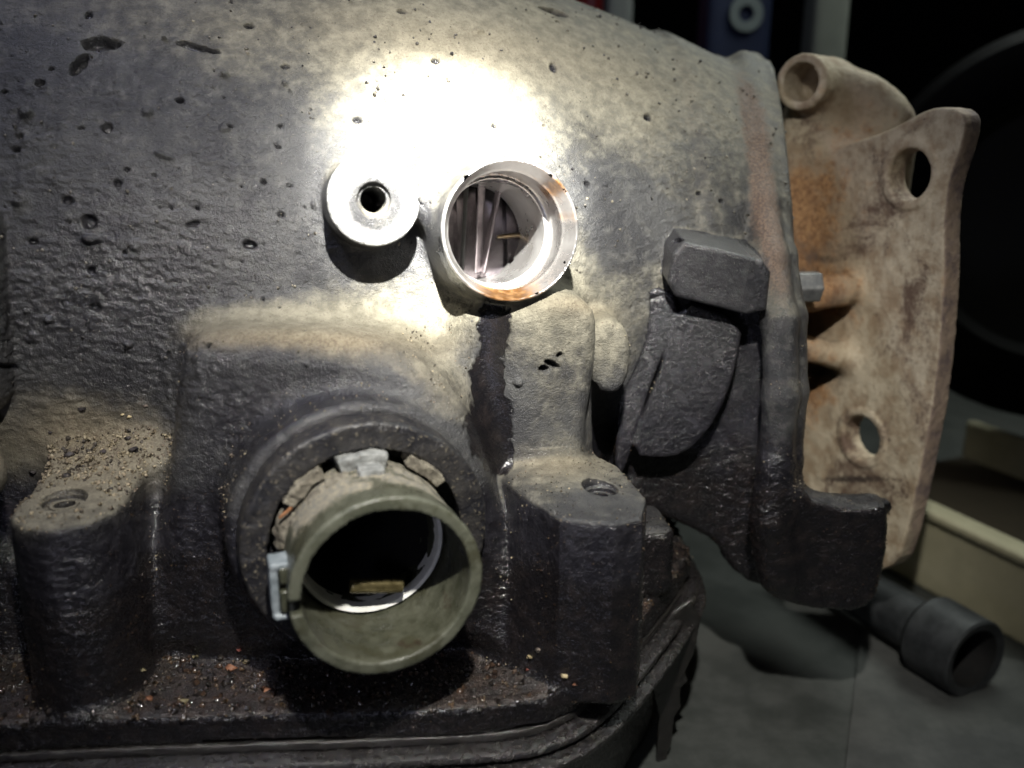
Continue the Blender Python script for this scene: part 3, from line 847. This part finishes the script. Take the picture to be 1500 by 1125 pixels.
# lugs round the collar: two dirty outer tabs, one pale top tab
Rs = np.stack([-sx if sx[0] < 0 else sx, A_S, np.array([0, 0, 1.0])], 1)
def arc_tab(name, a0, a1, r0, r1, t0, t1, mat, n=7, dispa=.02):
    pr = []
    for i in range(n):
        a = a0+(a1-a0)*(i+.5)/n; am = radians(a)
        ex = Rs[:, 0]*cos(am)+Rs[:, 2]*sin(am); ey = np.cross(ex, A_S)
        pr.append(p_box(pol(a, (r0+r1)/2, (t0+t1)/2), ((r1-r0)/2, radians(abs(a1-a0))*(r0+r1)/4/n*1.25, (t1-t0)/2), .02, R=np.stack([ex, ey, A_S], 1), k=.02))
    return sdf_obj(name, pr, mat, conn, vox=.018, disp=lambda v: dispa*fbm(v, 9, 3, 25))
arc_tab('collar_tab', 118, 145, 1.04, 1.20, -.1, .56, M_DIRT, dispa=.05)
arc_tab('collar_tab', 36, 62, 1.05, 1.20, -.1, .54, M_DIRT, dispa=.04)
arc_tab('top_tab', 78, 107, .94, 1.19, .05, .62, M_TAB, dispa=.035)
arc_tab('top_tab', 82, 97, .94, 1.10, .4, .88, M_TAB, dispa=.03)
lt = pol(185, 1.17, 1.0)
sdf_obj('side_latch', [p_box(lt+np.array([-.03, 0, 0]), (.045, .16, .34), .02, R=Rs), p_box(lt+np.array([.08, 0, .31]), (.14, .16, .04), .02, R=Rs), p_box(lt+np.array([.03, 0, -.32]), (.08, .16, .035), .02, R=Rs)], M_LATCH, conn, vox=.016,
        disp=lambda v: .008*fbm(v, 8, 2, 4))
sdf_obj('latch_tongue', [p_box(lt+np.array([.10, -.02, .2]), (.06, .16, .1), .02, R=Rs), p_box(lt+np.array([.08, -.02, -.12]), (.05, .16, .14), .02, R=Rs)], M_SLEEVE, conn, vox=.016)
# dirt packed on the collar
sdf_obj('packed_dirt', [p_ell(pol(a, .96, .60+.02*(a % 5)), (.045+.012*(a % 3), .16, .09), R=Rs, k=.1) for a in (44, 52, 60, 68, 76, 106, 113, 120, 128, 136, 144, 152, 160, 168)]+[p_ell(pol(a, 1.02, .3), (.10, .2, .08), R=Rs, k=.1) for a in (152, 160, 168, 176)]
        , M_DIRT, conn, vox=.02, disp=lambda v: .05*fbm(v, 4, 3, 44)+.02*fbm(v, 16, 2, 45))
ch = pol(150, 1.12, .55)
tag(sdf_obj('rust_chip', [p_caps(ch-np.array([.07, 0, .05]), ch+np.array([.06, 0, .06]), .022)], mat_simple('orange_rust', (.20, .085, .035), (.28, .13, .06), .9, 14), None, vox=.016),
    'orange rust sliver caught at upper left of the sleeve collar', 'rust chip')
# inside: dark well, brass pin
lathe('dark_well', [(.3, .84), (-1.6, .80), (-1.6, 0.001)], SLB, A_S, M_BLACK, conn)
pin = empty('brass_pin', PV(552, 857, -2.2), 'oily brass cross pin inside the olive sleeve', 'pin')
pa, pb = PP(512, 858, SLB+A_S*.66, A_S), PP(590, 857, SLB+A_S*.66, A_S)
sdf_obj('pin_rod', [p_cyl(pa, pb, .095, .03)], M_BRASS, pin, vox=.016, disp=lambda v: .003*fbm(v, 8, 2, 4))
sdf_obj('pin_bracket', [p_caps(PP(600, 850, SLB+A_S*.1, A_S), PP(640, 815, SLB+A_S*.0, A_S), .06), p_caps(PP(640, 815, SLB, A_S), PP(632, 770, SLB-A_S*.4, A_S), .05)], M_DARKSTEEL, pin, vox=.02)

tick('sleeve')
# ------------------------------------------------------------------ oil pan
pan = empty('oil_pan', (0, 3, FLOOR), 'oily black sheet oil pan bolted under the gearbox casing', 'oil pan')
def off_outline(poly, d):
    p = np.array(poly); n = len(p); out = []
    for i in range(n):
        a, b, c = p[i-1], p[i], p[(i+1) % n]
        t1, t2 = unit(b-a), unit(c-b)
        nn = unit(np.array([t1[1]+t2[1], -(t1[0]+t2[0])]))
        out.append(b+nn*d/max(.5, nn@np.array([t1[1], -t1[0]])))
    return out
base_out = smooth_poly(rail2, 2)
ds = lambda v: .008*fbm(v, 5, 3, 65)+.012*fbm(v, 16, 2, 66)
def ext_w(poly, w0, w1, r): return p_ext((0, 0, 0), (1, 0, 0), (0, 1, 0), (0, 0, 1), poly, w0, w1, r)
def clipd(v): return v
sdf_obj('gasket', [ext_w(off_outline(base_out, .02), -4.10, -3.97, .02)], M_GASKET, pan, vox=.03, disp=lambda v: .014*fbm(v, 8, 3, 61))
sdf_obj('pan_flange', [ext_w(off_outline(base_out, .26), -4.24, -4.11, .05)], M_PAN, pan, vox=.03, disp=ds)
sdf_obj('pan_bead', [ext_w(off_outline(base_out, .40), -4.42, -4.31, .05)], M_PAN, pan, vox=.03, disp=ds)
sdf_obj('pan_wall', [ext_w(off_outline(base_out, -.45), FLOOR+.02, -4.2, .2)], M_PAN, pan, vox=.05, disp=ds)
gs = empty('torn_gasket_strip', PV(985, 900, .8), 'ragged black gasket strip hanging from the corner of the oil pan', 'gasket strip')
sdf_obj('strip', [p_slab([(958, 960), (985, 900), (1012, 880), (1028, 905), (1016, 960), (1004, 985), (1008, 998), (996, 1010), (998, 1035), (988, 1050), (984, 1090), (970, 1135), (963, 1120), (966, 1050), (955, 1000)], PV(985, 980, .3), (-.35, 1, .1), 0, .07, .015, sm=0)],
        M_GASKET, gs, vox=.02, disp=lambda v: .02*fbm(v, 8, 3, 62))

tick('pan')
# ------------------------------------------------------------------ rusty tail bracket
PN = unit((.93, .36, 0.02)); PO = PV(1330, 255, 2.4)
bp = []
bp.append(p_slab([(1130, 330), (1180, 240), (1240, 212), (1310, 188), (1345, 166), (1375, 156), (1408, 162), (1414, 185), (1402, 230), (1388, 270), (1382, 330), (1384, 400), (1372, 560), (1348, 690), (1322, 810), (1300, 835), (1250, 838), (1140, 800), (1120, 560)],
                 PO, PN, 0, .42, .05))
DO = PV(1250, 200, 4.0)
bp.append(p_slab([(1120, 420), (1130, 230), (1160, 150), (1200, 104), (1250, 100), (1300, 118), (1338, 152), (1352, 190), (1330, 330), (1240, 420)], DO, unit((.35, 1, .15)), 0, 1.6, .38, k=.3))
bp.append(p_caps(PV(1130, 440, 3.2), PV(1230, 425, 3.2), .34, .3, k=.35))
bp.append(p_caps(PV(1140, 505, 3.0), PV(1240, 525, 3.4), .28, .24, k=.3))
LU = PV(1168, 120, 3.9); LA = unit((.75, .65, 0))
bp.append(p_cyl(LU+LA*.1, LU+LA*1.2, .50, .08, k=.3))
bp.append(p_cyl(LU-LA*.2, LU+LA*.9, .34, .02, op='-', k=.06))
for cx, cy, hr, dk in ((1332, 256, .43, 0), (1262, 641, .42, 0)):
    c = PP(cx, cy, PO, PN)
    bp.append(p_cyl(c-PN*.035, c+PN*.2, hr+.16, .015, k=.04))
    bp.append(p_cyl(c-PN*.3, c+PN*.9, hr, .01, op='-', k=.03))
    bp.append(p_cyl(c-PN*.12, c+PN*.0, hr+.1, .0, rb=hr, op='-', k=.02))
bp.append(p_ell(PV(1172, 374, 2.9), (.85, .9, .22), op='-', k=.1))
bp.append(p_ell(PV(1172, 552, 2.8), (.75, .9, .20), op='-', k=.1))
bp.append(p_ell(PV(1160, 480, 2.8), (.28, .5, .25), op='-', k=.1))
def brk_attr(v, n):
    px, py = proj(v)
    g = lambda x, y, rx, ry: np.exp(-((px-x)/rx)**2-((py-y)/ry)**2)
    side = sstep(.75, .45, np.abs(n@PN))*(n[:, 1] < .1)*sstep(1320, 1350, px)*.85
    rust = .6*g(1195, 285, 80, 70)+.75*g(1215, 430, 60, 70)+.5*g(1250, 160, 60, 60)+.8*g(1165, 340, 50, 90)+.7*g(1165, 560, 50, 80)+.5*g(1385, 430, 12, 60)+.4*g(1190, 570, 40, 40)
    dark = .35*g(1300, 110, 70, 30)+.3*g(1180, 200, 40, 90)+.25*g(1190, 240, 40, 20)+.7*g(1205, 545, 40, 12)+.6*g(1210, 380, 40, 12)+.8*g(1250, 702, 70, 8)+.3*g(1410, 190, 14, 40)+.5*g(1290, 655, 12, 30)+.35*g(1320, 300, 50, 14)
    return dict(rust=rust, dark=dark, side=side)
brk = empty('rusty_tail_bracket', PV(1280, 800, 3), 'rusty pale cast bracket with two bolt holes behind the casing flange', 'bracket')
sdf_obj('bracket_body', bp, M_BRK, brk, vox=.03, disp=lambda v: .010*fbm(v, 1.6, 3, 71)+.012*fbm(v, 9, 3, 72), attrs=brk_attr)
bolt = empty('hex_bolt', PV(1176, 420, 2.2), 'small bright hex bolt head between casing flange and rusty bracket', 'bolt')
bc = PV(1172, 420, 1.9)
sdf_obj('bolt_head', [p_ext(bc, (0, 1, 0), (0, 0, 1), (1, 0, 0), [(.28*cos(i*pi/3), .28*sin(i*pi/3)) for i in range(6)], -.5, .32, .03)], mat_simple('zinc', (.14, .145, .15), (.24, .24, .235), .45, 5, .5), bolt, vox=.025)

tick('bracket')
# ------------------------------------------------------------------ loose grit
ICO = None
def stone_arrays(n, pts, nrm, size, seed):
    """n angular stones as one mesh: jittered octahedra sunk into the surface"""
    r = np.random.default_rng(seed)
    base = np.array([(1, 0, 0), (-1, 0, 0), (0, 1, 0), (0, -1, 0), (0, 0, 1), (0, 0, -1), (.6, .6, .5), (-.6, .6, -.5), (.6, -.6, -.5), (-.6, -.6, .5)], float)
    fc = np.array([(0, 6, 4), (6, 2, 4), (2, 1, 4), (1, 9, 4), (9, 3, 4), (3, 0, 4), (6, 0, 5), (2, 6, 5), (7, 2, 5), (1, 7, 5), (3, 9, 1), (3, 8, 5), (8, 0, 5), (3, 1, 5), (0, 8, 3), (2, 7, 1)])
    v = base[None]*(1+.35*r.uniform(-1, 1, (n, 10, 3)))
    ang = r.uniform(0, 2*pi, (n, 3))
    cx, sx_ = np.cos(ang[:, 0]), np.sin(ang[:, 0]); cz, sz = np.cos(ang[:, 2]), np.sin(ang[:, 2])
    y = v[..., 1]*cx[:, None]-v[..., 2]*sx_[:, None]; z = v[..., 1]*sx_[:, None]+v[..., 2]*cx[:, None]
    x = v[..., 0]*cz[:, None]-y*sz[:, None]; y = v[..., 0]*sz[:, None]+y*cz[:, None]
    v = np.stack([x, y, z], -1)*size[:, None, None]
    v = v+(pts+nrm*size[:, None]*.25)[:, None, :]
    f = fc[None]+(np.arange(n)*10)[:, None, None]
    return v.reshape(-1, 3), f.reshape(-1, 3)
def mat_grit(name, cols, wet=0.0):
    n = NT(name); a = n.t.nodes.new('ShaderNodeTexVoronoi'); a.inputs['Scale'].default_value = 9/S; n.L(n.co, a.inputs['Vector'])
    s = n.t.nodes.new('ShaderNodeSeparateColor'); n.L(a.outputs['Color'], s.inputs[0])
    r = n.t.nodes.new('ShaderNodeValToRGB'); r.color_ramp.interpolation = 'CONSTANT'
    el = r.color_ramp.elements
    while len(el) < len(cols): el.new(.5)
    for i, c in enumerate(cols): el[i].position = i/len(cols); el[i].color = (*c, 1)
    n.L(s.outputs[0], r.inputs[0])
    n.b.inputs['Coat Weight'].default_value = wet; n.b.inputs['Coat Roughness'].default_value = .1
    return n.out(r.outputs[0], .6-.4*wet, n.bump(n.noise(30, 3), .6-.4*wet, .01))
G_DRY = mat_grit('dry_grit', [(.10, .08, .055), (.20, .16, .105), (.06, .05, .04), (.30, .25, .17), (.14, .11, .08), (.24, .20, .13)])
G_CRUST = mat_grit('dark_crust', [(.05, .045, .04), (.09, .08, .065), (.03, .028, .03), (.14, .125, .10), (.06, .055, .05), (.20, .18, .14)])
G_WET = mat_grit('oily_grit', [(.02, .016, .013), (.05, .03, .02), (.03, .025, .025), (.07, .045, .025), (.015, .013, .012), (.05, .03, .02), (.04, .03, .025), (.02, .018, .016)], 1.0)
pxv, pyv = proj(cv)
area_w = np.ones(len(cv))
def scatter(name, weight, n, smin, smax, mat, label, seed, power=3.0):
    r = np.random.default_rng(seed)
    w = np.clip(weight, 0, None); w = w/w.sum()
    i = r.choice(len(cv), n, p=w)
    size = smin+(smax-smin)*r.random(n)**power
    pts = cv[i]+r.normal(0, .012, (n, 3))
    v, f = stone_arrays(n, pts, cn2[i], size, seed)
    o = mesh_np(name, v, f, mat, smooth=False)
    return tag(o, label, 'grit', kind='stuff')
n4 = fbm(cv, 2.2, 3, 101)
hole_far = (np.linalg.norm(cv-LH, axis=1) > .42)*(np.linalg.norm(cv-RH, axis=1) > .4)
wl = hole_far*(blob(cv, 120, 650, 130, 75)*(n4 > -.45)+.0*blob(cv, 560, 485, 220, 25))*(nz > .3)
wl = wl*(pxv > 22)
scatter('dry_grit', wl, 2000, .005, .034, G_DRY, 'dry brown grit on the shelf above the left bolt column', 1, 4)
wr = sstep(-3.2, -3.45, cv[:, 2])*(nz > .5)*(n4 > -.5)*(pxv > -60)*(pxv < 1010)
scatter('oily_grit', wr, 7000, .008, .055, G_WET, 'oily reddish grit caked along the pan rail', 2, 3.5)
_dry = stain < .3
wa = _dry*np.clip((nz > .15)*(cv[:, 2] < 1.0)*(.15+np.clip(n4, 0, 1)), 0, 1)*(pyv > 470)*(~bore)*(~tidy)
scatter('sand_grains', wa, 5000, .005, .016, G_DRY, 'fine sand grains sprinkled over the lower casing', 3, 2)
wb = _dry*(cv[:, 2] < -1.0)*(cv[:, 2] > -3.9)*(~bore)*np.clip(.2+n4, 0, 1)
scatter('oily_specks', wb, 12000, .004, .014, G_WET, 'oily specks stuck to the dark lower casing', 4, 2)
wc_ = (~bore)*(~tidy)*(cl == 'housing')*(cv[:, 2] > .2)*np.clip(.12+n4+.6*n2, 0, 1)*_dry
scatter('crust_crumbs', wc_, 3200, .005, .032, G_CRUST, 'tiny dark crumbs stuck all over the upper casing', 5, 4)
wd_ = (cl != 'bore')*(cv[:, 2] < -.6)*np.clip(.1+n4+.5*n1, 0, 1)*(nz > -.2)
scatter('glint_grains', wd_, 9000, .003, .009, G_WET, 'fine glossy grains added to glint on the lower casing', 6, 2)  # tiny glossy grains added so the dark lower casing glints
# pebbles one could pick up
peb = [(122, 602, 9, 0), (216, 598, 6, 1), (193, 614, 6, 2), (106, 665, 11, 0), (190, 640, 7, 0), (200, 657, 10, 0), (100, 696, 8, 0), (52, 697, 9, 0), (150, 662, 7, 0), (160, 714, 5, 0), (75, 636, 4, 0), (182, 609, 4, 2),
       (341, 977, 11, 3), (363, 967, 7, 2), (220, 1023, 8, 3), (350, 956, 6, 4), (270, 1026, 9, 5), (392, 1008, 9, 3), (285, 960, 6, 5), (370, 1005, 8, 1), (212, 984, 6, 5), (772, 961, 8, 2), (786, 955, 7, 1), (825, 993, 8, 2),
       (770, 980, 5, 4), (840, 1005, 5, 3), (302, 992, 6, 1), (240, 990, 6, 0)]
PC = [((.030, .026, .026), (.06, .05, .05), 'black'), ((.09, .075, .06), (.15, .12, .10), 'brown'), ((.34, .27, .15), (.45, .37, .22), 'tan'), ((.17, .070, .035), (.24, .11, .06), 'orange'), ((.14, .04, .03), (.18, .06, .045), 'red'), ((.12, .10, .05), (.2, .17, .09), 'olive')]
PLAB = ['black lump high on the dusty shelf near its back edge', 'brown lump at the back of the dusty shelf', 'tan oval pebble at the back of the dusty shelf', 'largest black lump in the middle of the dusty shelf',
 'black lump toward the right side of the dusty shelf', 'wide black crumb by the right edge of the dusty shelf', 'black lump just above the threaded hole of the shelf', 'black lump left of the threaded hole on the shelf',
 'black crumb between the largest lump and the right edge of the shelf', 'black crumb to the right of the threaded hole on the shelf', 'small black crumb left of the largest lump on the shelf', 'small tan pebble beside the oval tan one on the shelf',
 'large orange pebble on the rail left of the sleeve shadow', 'tan pebble beside the large orange one on the rail', 'orange pebble at the front edge of the oily rail, far from the sleeve', 'dull red pebble above the large orange one on the rail',
 'olive pebble at the front edge of the oily rail', 'orange pebble on the rail right against the sleeve shadow', 'small olive pebble left of the large orange one', 'brown pebble below the tan one on the rail', 'small olive pebble by the foot of the left column',
 'tan pebble on the rail below the right bolt column', 'brown pebble beside the tan one below the right column', 'tan pebble near the rail edge under the right column', 'red crumb below the tan pebble under the right column', 'orange crumb at the rail edge under the right column',
 'brown crumb in the middle of the left rail', 'black crumb in the middle of the left rail']
PM = [mat_simple('pebble_'+c[2], c[0], c[1], .6, 9, bump=.03) for c in PC]
for i, (x, y, r_, c) in enumerate(peb):
    h = hit(x, y); s_ = r_/100*.62
    v, f = stone_arrays(1, np.zeros((1, 3)), np.array([[0, 0, 0.]]), np.array([s_]), 200+i)
    v = v*np.array([1.25, 1, .75])+h+np.array([0, -.01, s_*.35])
    o = mesh_np('pebble', v, f, PM[c], smooth=False)
    rr_w = 'largest' if r_ >= 10 else ('mid sized' if r_ >= 7 else 'small')
    where = 'dusty shelf above the left bolt column' if x < 230 and y < 740 else ('oily rail left of the sleeve shadow' if x < 420 else 'oily rail below the right bolt column')
    tag(o, PLAB[i], 'pebble', 'loose pebbles on the dirty casing')

tick('grit')
# ------------------------------------------------------------------ surroundings
def mat_floor():
    n = NT('stained_concrete'); a = n.noise(.18, 5, .6); m = n.noise(.8, 5, .65); f = n.noise(9, 3, .6)
    col = n.mix(n.ramp(m, .35, .68), (.030, .034, .031), (.062, .066, .062))
    col = n.mix(n.ramp(a, .45, .65), col, (.060, .063, .058))
    return n.out(col, .8, n.bump(f, .4, .03))
fo = mesh_pl('floor', [(-90, -60, FLOOR), (120, -60, FLOOR), (120, 160, FLOOR), (-90, 160, FLOOR)], [(0, 1, 2, 3)], mat_floor())
tag(fo, 'stained grey green concrete garage floor', kind='structure')
slab = [PW(1235, 1160, FLOOR), PW(1262, 920, FLOOR), PW(1640, 1010, FLOOR), PW(1640, 1200, FLOOR)]
mb = np.array(slab); mb[:, 2] = FLOOR+.02
mt = mb.copy(); mt[:, 2] = FLOOR+.12
tag(mesh_pl('floor_mat', np.concatenate([mb, mt]), [(4, 5, 6, 7), (0, 1, 5, 4), (1, 2, 6, 5), (2, 3, 7, 6), (3, 0, 4, 7)], mat_simple('pale_card', (.045, .047, .045), (.075, .077, .073), .9, .8, bump=.02)),
    'pale grey worn board lying on the concrete floor', 'floor board')
# beige tray on the floor at the right
def mat_plain(name, c, r, metal=0.0): return mat_simple(name, c, tuple(min(1, x*1.15) for x in c), r, 1.5, metal, .01)
B0 = PW(1290, 830, FLOOR); B1 = PW(1560, 985, FLOOR)
tr = empty('storage_tray', (B0+B1)/2, 'beige low wooden tray on the floor behind the rusty bracket', 'tray')
M_TRAY = mat_plain('beige_paint', (.40, .37, .25), .7); M_TRAYIN = mat_plain('brown_board', (.035, .026, .014), .9)
tdir = unit((B1-B0)*np.array([1, 1, 0])); tn = np.array([-tdir[1], tdir[0], 0])
if tn[1] < 0: tn = -tn
Rt = np.stack([tdir, tn, np.array([0, 0, 1.0])], 1)
mid = (B0+B1)/2
def bx(name, c, h, mat, parent, R=Rt, r=.08, vox=.09):
    return sdf_obj(name, [p_box(c, h, r, R=R)], mat, parent, vox=vox)
bx('tray_front', mid+tn*.2+np.array([0, 0, .95]), (5.5, .16, .95), M_TRAY, tr)
bx('tray_rim', mid+tn*.15+np.array([0, 0, 1.98]), (5.5, .34, .13), M_TRAY, tr)
bx('tray_bottom', mid+tn*3.0+np.array([0, 0, 1.2]), (5.4, 2.7, .1), M_TRAYIN, tr)
bx('tray_back', mid+tn*5.9+np.array([0, 0, 1.3]), (5.5, .16, 1.1), M_TRAY, tr)
# tube lying in front of it
c0 = PP(1428, 966, PW(1418, 1022, FLOOR), (0, 1, 0)); tdv = unit(np.array([tdir[0], tdir[1], 0]))
tb = empty('steel_tube', c0, 'dark steel tube with open end lying on the floor beside the beige tray', 'tube')
M_TUBE = mat_simple('scuffed_steel', (.022, .024, .026), (.05, .053, .056), .5, 2, .3, .01)
ta = unit(-tdv+np.array([0, -.15, 0]))
lathe('tube_wall', [(0, .60), (-.02, .70), (-.04, .76), (.0, .80), (1.0, .82), (1.15, .70), (1.2, .56), (5, .52)], c0, ta, M_TUBE, tb, seg=48)
lathe('tube_bore', [(0, .60), (1.0, .58), (1.0, .001)], c0, ta, M_BLACK, tb, seg=48)
# things standing far behind, in the dark
def post(px, v, wid, name, label, cat, mat, lean=0.0, dep=.5, w1=26, w0=FLOOR):
    c = PV(px, 40, v)
    o = empty(name, (c[0], v, w0), label, cat)
    sdf_obj('upright', [p_box((c[0], v+dep, (w0+w1)/2), (wid/2, dep, (w1-w0)/2), .12)], mat, o, vox=.16)
    return o
post(908, 16, .85, 'shelf_post', 'grey steel shelf post beside the red canister in the dark', 'post', mat_plain('grey_post', (.18, .19, .185), .5))
post(1218, 14, 1.05, 'door_post', 'grey upright post behind the rusty bracket lug', 'post', mat_plain('grey_post2', (.14, .15, .13), .5))
rd = empty('red_canister', PV(878, 5, 18), 'red canister beyond the top edge of the casing', 'canister')
cc_ = PV(872, 6, 18)
sdf_obj('canister_body', [p_cyl((cc_[0], 18, FLOOR), (cc_[0], 18, cc_[2]+3), .75, .3)], mat_plain('red_paint', (.45, .03, .02), .4), rd, vox=.14)
bl = PV(1085, 20, 15)
bo = empty('blue_machine', (bl[0], 15.5, FLOOR), 'blue machine with a pale round ring, dim in the background', 'machine')
sdf_obj('machine_body', [p_box((bl[0], 15.6, 0), (1.0, .6, 7+6), .2)], mat_plain('blue_paint', (.005, .012, .045), .6), bo, vox=.15)
rc = PV(1093, 20, 14.95)
lathe('pale_ring', [(0, .22), (-.06, .24), (-.06, .50), (0, .52)], rc, (0, 1, 0), mat_plain('pale_enamel', (.16, .19, .19), .6), bo, seg=48)
# tyre standing at the right
ty = empty('tyre', PV(1620, 300, 9), 'black car tyre standing in the dark at the far right', 'tyre')
tc = PV(1560, 330, 9.5); ra = unit((-.7, -1, 0))
M_TYRE = mat_simple('tyre_rubber', (.001, .001, .0012), (.002, .002, .0025), .6, 3, bump=.03)
M_TYRE.node_tree.nodes['Principled BSDF'].inputs['Specular IOR Level'].default_value = .05
lathe('tyre_body', [(1.3, 3.3), (1.45, 3.9), (1.3, 4.7), (.9, 5.0), (-.9, 5.0), (-1.3, 4.7), (-1.45, 3.9), (-1.3, 3.3)], tc, ra, M_TYRE, ty, seg=96)
lathe('wheel_rim', [(1.2, 3.3), (.8, 3.1), (.6, 1.0), (.7, .001)], tc, ra, mat_plain('dark_rim', (.002, .002, .002), .8), ty, seg=96)
wl_ = mesh_pl('wall', [(-90, 60, FLOOR), (120, 60, FLOOR), (120, 60, 80), (-90, 60, 80)], [(0, 3, 2, 1)], mat_plain('dark_wall', (.02, .02, .022), .9))
tag(wl_, 'dark garage wall', kind='structure')
print('case verts', len(cv), 'objects', len(sc.objects))

tick('end')
